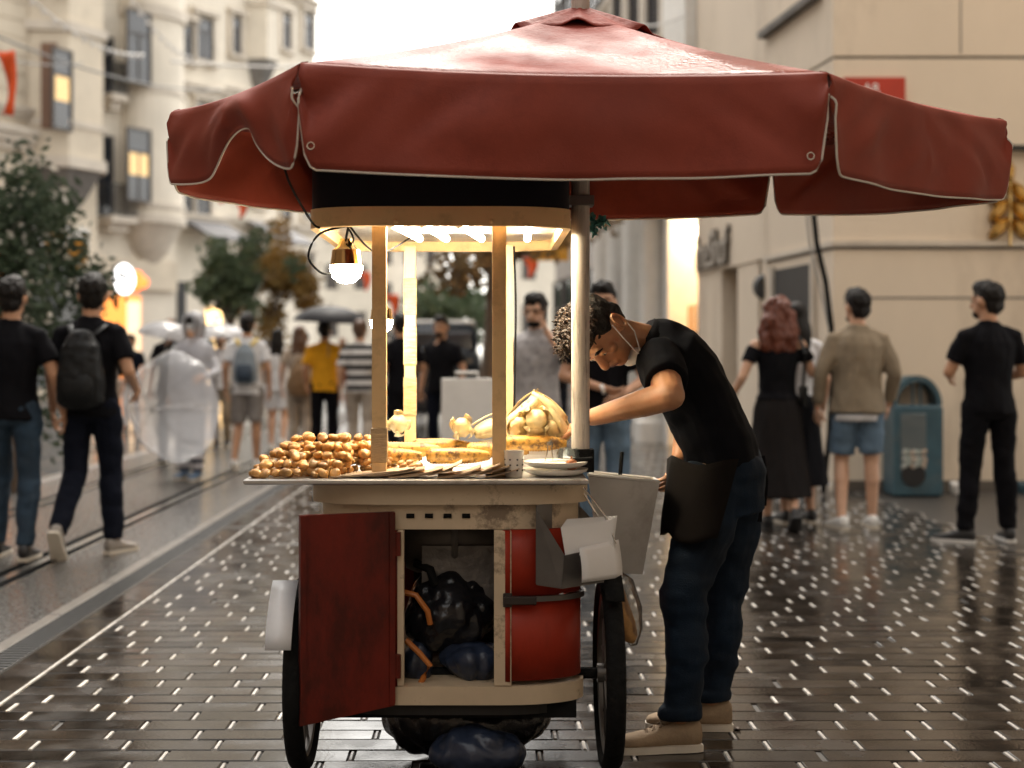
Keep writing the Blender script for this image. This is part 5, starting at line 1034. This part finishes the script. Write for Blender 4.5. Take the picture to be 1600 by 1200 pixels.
def eye(k):
    e = MB().ell(hT(k * .031, .0865, .0035), (.0095, .004, .0045), HM); o = e.build('eye', mat('eye_white', (.6, .56, .52), .2), vr, True)
    MB().ell(hT(k * .031, .0893, .0025), (.0045, .002, .0045), HM, 8, 6).build('iris', sh_black, o, True)
    g = MB(); g.loft([(hT(k * .012, .095, .026), .002, .002), (hT(k * .03, .0965, .0325), .0065, .0035), (hT(k * .05, .083, .027), .002, .002)], 8, HM @ V(0, 0, 1)); g.build('eyebrow', m_hair, vr, True)
eye(1); eye(-1)
MB().loft([(hT(-.022, .093, -.0625), .001, .001), (hT(0, .0965, -.062), .003, .0015), (hT(.022, .093, -.0625), .001, .001)], 6, HM @ V(0, 0, 1)).build('mouth_line', mat('lip_shadow', (.16, .05, .035), .5), vr)
hb = MB(); hb.ell(hT(0, -.022, .048), (.084, .097, .088), HM); hb.ell(hT(0, .018, .105), (.068, .07, .045), HM); hb.ell(hT(0, -.06, -.005), (.068, .05, .075), HM)
for k in (-1, 1): hb.ell(hT(k * .064, .005, .05), (.02, .04, .04), HM)
link('hair', remesh(hb, .006, 2, (.006, 40, (1, 1, 1)), None, m_hair), vr)
cu = MB()                                                  # curls of the longer top
for i in range(620):
    a = R.uniform(-1, 1); b_ = R.uniform(-.05, .085); p = hT(.066 * a, b_, .115 + .03 * math.cos(b_ * 12) * (1 - .5 * a * a) + R.uniform(-.012, .006) - .035 * a * a); d = (HM @ V(R.uniform(-.5, .5), R.uniform(.1, .9), R.uniform(-.25, .5))).normalized(); pts = []; w0 = R.uniform(0, 6)
    for t in range(7): pts.append(p + d * (.0055 * t) + HM @ V(.007 * math.cos(t * 1.2 + w0), .002 * t, .007 * math.sin(t * 1.2 + w0)))
    cu.tube(pts, [.003, .004, .0042, .004, .0036, .003, .0015], 6)
cu.build('curls', mat('curly_hair', (.03, .016, .009), .5, var=.4, vs=30), vr, True)
em = MB(); ear = lambda x, y, z: hT(-.088 + x, y, z)
MB().tube([ear(-.004, .015, .028), ear(-.002, .04, -.02), ear(.006, .06, -.075), ear(.012, .062, -.1)], .0022, 6).build('mask_loop', c_white, vr, True); MB().tube([ear(.0, -.03, -.02), ear(.004, -.005, -.07), ear(.012, .05, -.105)], .0022, 6).build('mask_loop', c_white, vr, True)
MB().ell(hT(-.02, .045, -.125), (.05, .03, .018), HM).build('face_mask', c_white, vr, True)
rs = []; ec = hT(-.083, -.012, .0)
for k in range(20):
    a = 2 * math.pi * k / 20; cpt = ec + HM @ V(-.004 * math.cos(a) - .004, .019 * math.cos(a) - .004, .031 * math.sin(a)); n1 = HM @ V(0, math.cos(a), math.sin(a)); n2 = HM @ V(1, 0, 0)
    rs.append([cpt + n1 * (.005 * math.cos(t)) + n2 * (.006 * math.sin(t)) for t in [j * math.pi / 3 for j in range(6)]])
MB().rings(rs + [rs[0]], False, False).build('ear_rim', skv, vr, True)
tb = MB(); tb.loft([(P(1128, 735, 4.77), .172, .124)] + [(c, w_ + .014, d_ + .012) for c, w_, d_ in spine[2:7]] + [(P(1006, 533, 4.735), .078, .07)], 22, sY)
for k in 'lr': a, e = S['sh' + k], S['el' + k]; tb.ell(a, (.075, .075, .075)); tb.tube([a, a.lerp(e, .35), a.lerp(e, .66)], [.074, .073, .072], 14)
link('shirt', remesh(tb, .0065, 2, (.011, 9, (1, 1, 1)), None, mat('black_tee', (.004, .0045, .007), .8, var=.2, vs=10, bump=.12, bs=160, spec=.12)), vr)
cl = MB(); g = []
for k in range(17): a = 2 * math.pi * k / 16; d, u3 = (spine[7][0] - spine[5][0]).normalized(), sY; w3 = d.cross(u3); g.append([P(1012, 533, 4.737) + d * h_ + u3 * (rr * math.cos(a)) + w3 * (rr * math.sin(a)) for h_, rr in ((-.02, .085), (.0, .078), (.018, .074))])
solid(MB().sheet(g).build('collar', c_black, vr, 'all'), .008)
tb = MB(); tb.loft([(c, w_ + .014, d_ + .014) for c, w_, d_ in spine[:2]] + [(P(1126, 718, 4.768), .172, .128)], 20, sY)
for k in 'lr':
    h_, kn_, an_ = S['hp' + k], S['kn' + k], S['an' + k]; tb.tube([h_ + V(.01, 0, .04), h_.lerp(kn_, .45) + V(.012, 0, 0), kn_ + V(.0, 0, 0), kn_.lerp(an_, .5) + V(.015, 0, 0), an_.lerp(kn_, .06)], [.102, .093, .078, .067, .057], 16); tb.lathe([(.060, -.035), (.066, -.033), (.066, 0), (.060, .002)], an_ + V(0, 0, .03), 16)
link('trousers', remesh(tb, .0065, 2, (.015, 8, (1, 1, 1.7)), None, mat('vendor_denim', (.006, .014, .027), .8, var=.5, vs=6, bump=.3, bs=220, spec=.2)), vr)
g = []                                                     # apron wrapped round the front, to mid thigh
for i in range(12):
    t = i / 11; c = P(1124, 715, 4.77).lerp(P(1095, 835, 4.70), t); row = []
    for k in range(19): a = rad(95 + 185 * k / 18); row.append(c + V(math.cos(a) * (.17 - .045 * t + .007 * math.sin(k * 1.3 + i * .4)), math.sin(a) * (.215 - .02 * t), .012 * math.sin(k * .8)))
    g.append(row)
ap = solid(MB().sheet(g).build('apron', mat('apron_brown', (.008, .006, .005), .85, var=.3, vs=10, spec=.12), vr, 'all'), .005)
for k, (x, y0, y1) in enumerate(((1183, 715, 815), (1190, 712, 790), (1176, 716, 800))): MB().loft([(P(x, y0, 4.8 - .02 * k), .012, .003), (P(x + 5, (y0 + y1) / 2, 4.8 - .02 * k), .012, .003), (P(x + 2, y1, 4.8 - .02 * k), .012, .003)], 8, V(1, 0, 0)).build('apron_tie', c_black, ap)
shoe(vr, V(S['anl'].x + .0, S['anl'].y, .09), V(-1, -.10, 0), .295, sh_tan, False, None, True); shoe(vr, V(S['anr'].x, S['anr'].y, .09), V(-1, .05, 0), .29, sh_tan, False, None, True)
# ================================================================ trees, signs, flags, street furniture
def leaf_mat(name, a, b):
    m = mat(name, a, .55, var=.35, vs=3, dirt=b, dsc=2.5, damt=.9); return m
m_leafd = leaf_mat('dark_leaves', (.035, .06, .03), (.07, .10, .045)); m_leafg = leaf_mat('green_leaves', (.06, .09, .04), (.13, .13, .04)); m_leafo = leaf_mat('ochre_leaves', (.26, .15, .03), (.16, .13, .04)); m_bark = mat('bark', (.11, .075, .05), .85, var=.3, vs=12, bump=.6, bs=30)
m_petal = mat('white_petals', (.7, .68, .62), .6)
def tree(label, base, h0, ctr, rad_, n, m, trunk_r, seed, lsize=.06, flowers=0, name='street_tree'):
    rr = random.Random(seed); r = thing(name, label, 'tree', base)
    b = MB(); top = Vector((ctr[0], ctr[1], ctr[2])); mid = Vector(base).lerp(top, .5) + V(rr.uniform(-.1, .1), rr.uniform(-.1, .1), 0)
    b.tube([Vector(base), mid, top], [trunk_r, trunk_r * .75, trunk_r * .3], 10); limbs = []
    for i in range(9):
        d = V(rr.gauss(0, 1), rr.gauss(0, 1), rr.uniform(-.2, 1)).normalized(); s_ = Vector(base).lerp(top, rr.uniform(.6, .95)); e = top + V(d.x * rad_[0], d.y * rad_[1], d.z * rad_[2]) * .75; b.tube([s_, s_.lerp(e, .5) + V(0, 0, .08), e], [trunk_r * .4, trunk_r * .25, trunk_r * .08], 6); limbs.append(e)
    b.build('trunk', m_bark, r, True); lv = MB(); fl = MB()
    cl = limbs + [top + V(rr.gauss(0, .5) * rad_[0], rr.gauss(0, .5) * rad_[1], rr.gauss(0, .5) * rad_[2]) for _ in range(26)]
    for i in range(n):
        c = cl[rr.randrange(len(cl))]; p = c + V(rr.gauss(0, .17) * rad_[0], rr.gauss(0, .17) * rad_[1], rr.gauss(0, .17) * rad_[2]); a = V(rr.gauss(0, 1), rr.gauss(0, 1), rr.gauss(0, .6)).normalized(); s_ = lsize * rr.uniform(.6, 1.3); u, w_ = frame_of(a)
        q = fl if rr.random() < flowers else lv; q.add([p - a * s_, p + u * s_ * .45 + w_ * s_ * .1, p + a * s_, p - u * s_ * .45 + w_ * s_ * .1], [(0, 1, 2, 3)])
    lv.build('crown', m, r)
    if flowers: fl.build('blossom', m_petal, r)
    return r
tree('dark leafy tree with white blossom at the left edge', P(25, 0, 13.4).xy[:] + (0,), 0, P(25, 395, 13.4), (.62, .6, .85), 5200, m_leafd, .06, 3, .05, .07)
tree('green street tree left of the ochre tree', P(362, 0, 31).xy[:] + (0,), 0, P(362, 445, 31), (.75, .75, .95), 2600, m_leafg, .09, 4, .10)
tree('round ochre autumn tree behind the white t-shirt man', P(428, 0, 33).xy[:] + (0,), 0, P(428, 440, 33), (.85, .85, .95), 3200, m_leafo, .1, 5, .10)
tree('brown-leaved tree with thick trunk seen between the cart posts', P(757, 0, 21).xy[:] + (0,), 0, P(770, 352, 21), (1.05, 1.0, .62), 2600, leaf_mat('brown_leaves', (.16, .10, .04), (.10, .09, .04)), .17, 6, .09)
tree('distant dark green tree behind the white board', P(705, 0, 48).xy[:] + (0,), 0, P(705, 490, 48), (1.5, 1.5, 1.0), 1800, m_leafg, .15, 8, .16)
# --- dark van
vy = 24.0; v0, v1 = (606 - CX) * vy / F, (752 - CX) * vy / F; vc = (v0 + v1) / 2; hw = (v1 - v0) / 2; zt = CH + (CY - 508) * vy / F
vn = thing('dark_van', 'dark van with pale roof parked down the street behind the board', 'van', (vc, vy + 2, 0)); m_van = mat('van_paint', (.012, .018, .028), .25, coat=.5)
MB().loft([(V(vc, vy + .0, .30 + .55), .55 * 1, hw), (V(vc, vy + .05, .9), .60, hw), (V(vc, vy + 3.2, .9), .60, hw), (V(vc, vy + 4.4, .8), .48, hw * .95)], 20, V(0, 0, 1), e=.45).build('body', m_van, vn, 'all')
MB().loft([(V(vc, vy + .03, 1.55), .30, hw * .92), (V(vc, vy + 2.8, 1.55), .30, hw * .92), (V(vc, vy + 3.4, 1.35), .1, hw * .88)], 20, V(0, 0, 1), e=.5).build('cabin', m_van, vn, 'all')
MB().bevbox((vc - hw * .78, vy - .02, 1.33), (vc + hw * .78, vy + .028, 1.7), .02).build('rear_window', m_glass, vn); MB().bevbox((vc - hw * .86, vy + .1, zt), (vc + hw * .86, vy + 2.7, zt + .09), .03).build('pale_roof', m_white, vn)
for sx in (-1, 1):
    MB().bevbox((vc + sx * hw * .86 - .06, vy - .03, .85), (vc + sx * hw * .86 + .06, vy + .02, 1.2), .015).build('tail_light', mat('tail_lamp_red', (.4, .03, .02), .3), vn)
    for yy in (.8, 3.5): MB().tube([(vc + sx * (hw - .12), vy + yy, .32), (vc + sx * (hw + .01), vy + yy, .32)], .32, 18).build('wheel', m_rub, vn, 40)
MB().bevbox((vc - hw, vy - .08, .38), (vc + hw, vy - .01, .55), .03).build('bumper', sh_black, vn)
# --- white board with carrying handle
by = 11.6; x0, x1 = (690 - CX) * by / F, (776 - CX) * by / F; bd_ = thing('white_board', 'blank white folding board with handle standing behind the cart', 'sign board', ((x0 + x1) / 2, by, 0))
ztp = CH - (592 - CY) * by / F
for sg_, nm in ((-1, 'front_panel'), (1, 'back_panel')):
    M = Matrix.Translation(V(0, by, ztp)) @ Matrix.Rotation(rad(9 * sg_), 4, 'X'); MB().bevbox((x0, -.012 + sg_ * .02, -ztp / math.cos(rad(9)) + .005), (x1, .012 + sg_ * .02, 0), .006, M).build(nm, m_white, bd_)
hx = (x0 + x1) / 2 - .02; MB().tube([(hx - .09, by, ztp - .01), (hx - .09, by, ztp + .05), (hx + .09, by, ztp + .05), (hx + .09, by, ztp - .01)], .014, 8).build('handle', m_white, bd_, True)
# --- blue recycling bin
ry = 13.1; bx = (1426 - CX) * ry / F; hw = .225; rb = thing('recycling_bin', 'blue arched recycling bin full of bottles against the beige wall', 'recycling bin', (bx, ry, 0)); m_bin = mat('bin_blue', (.035, .085, .115), .45, var=.2, vs=5, dirt=(.12, .13, .13), dsc=7, damt=.4)
MB().bevbox((bx - hw, ry - .17, 0), (bx + hw, ry + .17, .83), .02).build('body', m_bin, rb)
ar = [[V(bx + r_ * math.cos(a), y, .832 + r_ * 1.2 * math.sin(a)) for r_, y in ((hw, ry - .15), (hw, ry + .15), (hw - .045, ry + .15), (hw - .045, ry - .15))] for a in [math.pi * k / 20 for k in range(21)]]
MB().rings(ar).build('arch', m_bin, rb, 40); MB().box((bx - .17, ry + .1, .833), (bx + .17, ry + .13, 1.03)).build('back_plate', m_sandw, rb)
for dx in (-.03, .04): MB().tube([(bx + dx, ry - .1, .832), (bx + dx, ry - .1, 1.05)], .01, 8).build('bar', m_bin, rb)
MB().bevbox((bx - .16, ry - .178, .22), (bx + .07, ry - .1705, .76), .01).build('window', clear_mat('scuffed_window', (.8, .85, .86), .5, (.35, .4, .42)), rb)
for k in range(18): c = V(bx - .125 + .034 * (k % 6) + .01 * (k // 6 % 2), ry - .1745, .29 + .055 * (k // 6) + R.uniform(-.015, .015)); MB().ell(c, (.024, .009, .04), Rt('Y', R.uniform(-80, 80))).build('bottle', mat('bottle_%d' % (k % 3), [(.4, .42, .4), (.25, .3, .28), (.42, .33, .26)][k % 3], .3), rb, True)
MB().lathe([(.001, 0), (.11, 0), (.11, .01), (.001, .01)], V(bx - .045, ry - .171, .2), 20, Rt('X', 90)).build('dark_port', m_black, rb)
for px, lab, cm in ((1488, 'crushed white carton on the ground by the wall', m_paper), (1592, 'blue scrap at the foot of the wall', m_bin), (1276, 'white paper cup on the paving beside the doorway', m_paper)):
    q = at(px, 769 if px != 1276 else 765); tag(MB().lathe([(.04, 0), (.05, .03), (.055, .09), (.05, .1), (.045, .09)], V(q[0], min(q[1], 13.3), 0), 10, Matrix.Rotation(.2, 3, 'X')).build('litter', cm, None, True), lab, 'litter')
# --- red street sign, gold emblem, cable
yy = YR - .03; zA, zB = CH + (CY - 121) * yy / F, CH + (CY - 200) * yy / F; sx0, sx1 = (1318 - CX) * yy / F, (1414 - CX) * yy / F
ss = thing('street_sign', 'red street name plate on the beige wall above the umbrella', 'sign', ((sx0 + sx1) / 2, yy, zB)); MB().bevbox((sx0, yy - .015, zB), (sx1, yy + .02, zA), .005).build('plate', mat('sign_red', (.42, .03, .012), .4), ss)
FM = lambda x, y, z: Matrix.Translation(V(x, y, z)) @ Matrix.Rotation(rad(90), 4, 'X')
text_mesh('AR', .13, .002, m_paper, FM(sx0 + .26, yy - .018, zA - .11), ss)
for k in range(5): x = sx1 - .36 + k * .06; MB().bevbox((x, yy - .019, zA - .33), (x + .04, yy - .0155, zA - .23), .001).build('worn_stroke', m_paper, ss)
gold = mat('polished_gold', (.55, .36, .13), .22, 1, var=.1); ge = thing('gold_emblem', 'gold ear-of-wheat emblem on the beige wall at the right edge', 'emblem', P(1577, 385, YR - .06))
def lobe(px, py, w_, h_, ang):
    c = P(px, py, YR - .05); k = YR / F; A = Rt('Y', ang); pts = [V(0, 0, h_ * k), V(w_ * k, 0, h_ * k * .2), V(w_ * k * .6, 0, -h_ * k * .7), V(0, 0, -h_ * k), V(-w_ * k * .6, 0, -h_ * k * .7), V(-w_ * k, 0, h_ * k * .2)]
    vs = [c + A @ p for p in pts] + [c + A @ (p * .5) + V(0, -.05, 0) for p in pts] + [c + A @ p + V(0, .045, 0) for p in pts]
    MB().add(vs, [(i, (i + 1) % 6, 6 + (i + 1) % 6, 6 + i) for i in range(6)] + [tuple(range(6, 12))] + [(i, 12 + i, 12 + (i + 1) % 6, (i + 1) % 6) for i in range(6)]).build('leaf', gold, ge)
lobe(1578, 268, 9, 22, 0)
for k, y in enumerate((300, 328, 356)):
    for sx in (-1, 1): lobe(1578 + sx * 16, y, 11, 24, -sx * 38)
MB().tube([P(1578, 280, YR - .06), P(1578, 384, YR - .06)], .012, 8).build('stem', gold, ge)
cb = [P(a, b, c) for a, b, c in ((1268, 300, 12.9), (1276, 380, 12.9), (1290, 440, 12.9), (1299, 510, 12.9), (1300, 600, 12.9), (1296, 680, 13), (1286, 745, 13.1))]; cb[-1].z = .02
tag(MB().tube(cb, .026, 8).build('drain_hose', m_rub, None, True), 'thick black hose running down beside the corner of the beige building', 'hose')
cb = [p + V(-.05, .05, 0) for p in cb[:3]] + [cb[3] + V(-.01, .05, 0)]; tag(MB().tube(cb, .012, 8).build('cable', m_gal, None, True), 'thin grey cable beside the thick black hose', 'cable')
# --- left shop sign, flags, wires
c = P(192, 436, 40); q = Rt('Z', 62) @ Rt('X', 90); ls = thing('round_light_sign', 'round white light sign projecting from the left facade', 'sign', c)
MB().lathe([(.001, -.06), (.42, -.06), (.44, 0), (.42, .06), (.001, .06)], c, 28, q).build('disc', glow('sign_white', (1, .97, .95), 1.2), ls, 40); MB().lathe([(.43, -.07), (.47, 0), (.43, .07)], c, 28, q, caps=False).build('rim', m_rub, ls, 40); MB().ell(c + V(.05, -.09, 0), (.05, .03, .19)).build('mark', m_rub, ls, True)
c = P(212, 440, 40.5); ls = thing('orange_shop_sign', 'glowing orange shop sign beside the round white sign', 'sign', c); mo = glow('sign_orange', (1, .16, .03), .9)
for dx, dz, r_ in ((-.2, 0, .17), (.02, .12, .2), (.2, -.02, .17), (0, -.1, .18)): MB().ell(c + V(dx, 0, dz), (r_, .08, r_)).build('blob', mo, ls, True)
m_flag = mat('orange_flag', (.80, .10, .015), .6, var=.15, vs=4)
def pennant(lab, px, py, Y, w_, h_, tail=False):
    c = P(px, py, Y); k = Y / F; g = []
    for i in range(9):
        t = i / 8; ww = w_ * k * (1 - .85 * t) if not tail else w_ * k * (1 - .65 * min(1, t * 1.5)) * (1 if t < .8 else 1 + (t - .8) * 3); g.append([c + V(ww * (u - .5) + .25 * w_ * k * math.sin(t * 3), .05 * math.sin(u * 5 + t * 3), -h_ * k * t) for u in (0, .25, .5, .75, 1)])
    tag(solid(MB().sheet(g).build('pennant', m_flag, None, 'all'), .004), lab, 'flag', 'orange pennants strung over the street')
pennant('orange swallow-tailed pennant at the top left corner', 10, 80, 18, 30, 100, True); pennant('small orange pennant under the umbrella\'s left corner', 342, 304, 30, 22, 14); pennant('orange pennant right of the small one by the umbrella corner', 374, 308, 30, 24, 34); pennant('orange pennant near the right back post', 826, 402, 26, 26, 32); pennant('faint orange pennant beside the large bulb', 570, 425, 40, 18, 30); pennant('orange pennant behind the small bulb', 612, 460, 34, 22, 36)
c = P(862, 388, 25); bn_ = thing('yellow_banner', 'yellow banner hanging beyond the right back post', 'banner', c)
MB().box((c.x - .35, c.y, c.z - .22), (c.x + .3, c.y + .02, c.z + .3)).build('cloth', mat('banner_yellow', (.7, .33, .03), .7, var=.1), bn_); MB().tube([c + V(-.4, .01, .31), c + V(2.2, .01, .34)], .02, 6).build('rod', m_rail, bn_)
for c_ in (P(120, 395, 27), P(85, 390, 26)): tag(MB().box((c_.x - .18, c_.y, c_.z - .3), (c_.x + .18, c_.y + .02, c_.z + .3)).build('yellow_flag', mat('banner_yellow'), None), ('yellow flag just right of' if c_.x > P(100, 0, c_.y).x else 'yellow flag half hidden in') + ' the dark leafy tree', 'flag')
m_wire = mat('overhead_wire', (.05, .05, .05), .5); m_pale = mat('pale_cord', (.6, .58, .55), .5)
def wire(lab, a, b, sag, r_, m, bulbs=0):
    ps = [a.lerp(b, t / 16) - V(0, 0, sag * 4 * (t / 16) * (1 - t / 16)) for t in range(17)]; w_ = thing('overhead_wire', lab, 'wire', a, 0, 'wires over the street'); MB().tube(ps, r_, 6).build('wire', m, w_)
    for i in range(bulbs): t = (i + .5) / bulbs; p = a.lerp(b, t) - V(0, 0, sag * 4 * t * (1 - t) + .06); MB().ell(p, (.035, .035, .05), n=8, m=5).build('fairy_bulb', m_paper, w_, True)
wire('pale fairy-light cord crossing the angled bay', P(40, -10, 24), P(225, 85, 36), .3, .02, m_pale, 14); wire('fairy-light cord falling past the round bay', P(200, -10, 26), P(300, 90, 34), .2, .015, m_pale, 10)
wire('dark tram wire below the fairy lights', P(-20, 50, 24), P(345, 140, 40), .3, .022, m_wire); wire('thin dark wire in front of the angled bay', P(-20, 85, 22), P(130, 98, 30), .1, .012, m_wire); wire('white bracket wire left of the umbrella', P(268, 96, 34), P(480, 104, 38), .05, .03, m_pale); wire('wire crossing behind the umbrella peak', P(1000, 40, 22), P(1075, 22, 18), .05, .015, m_pale)
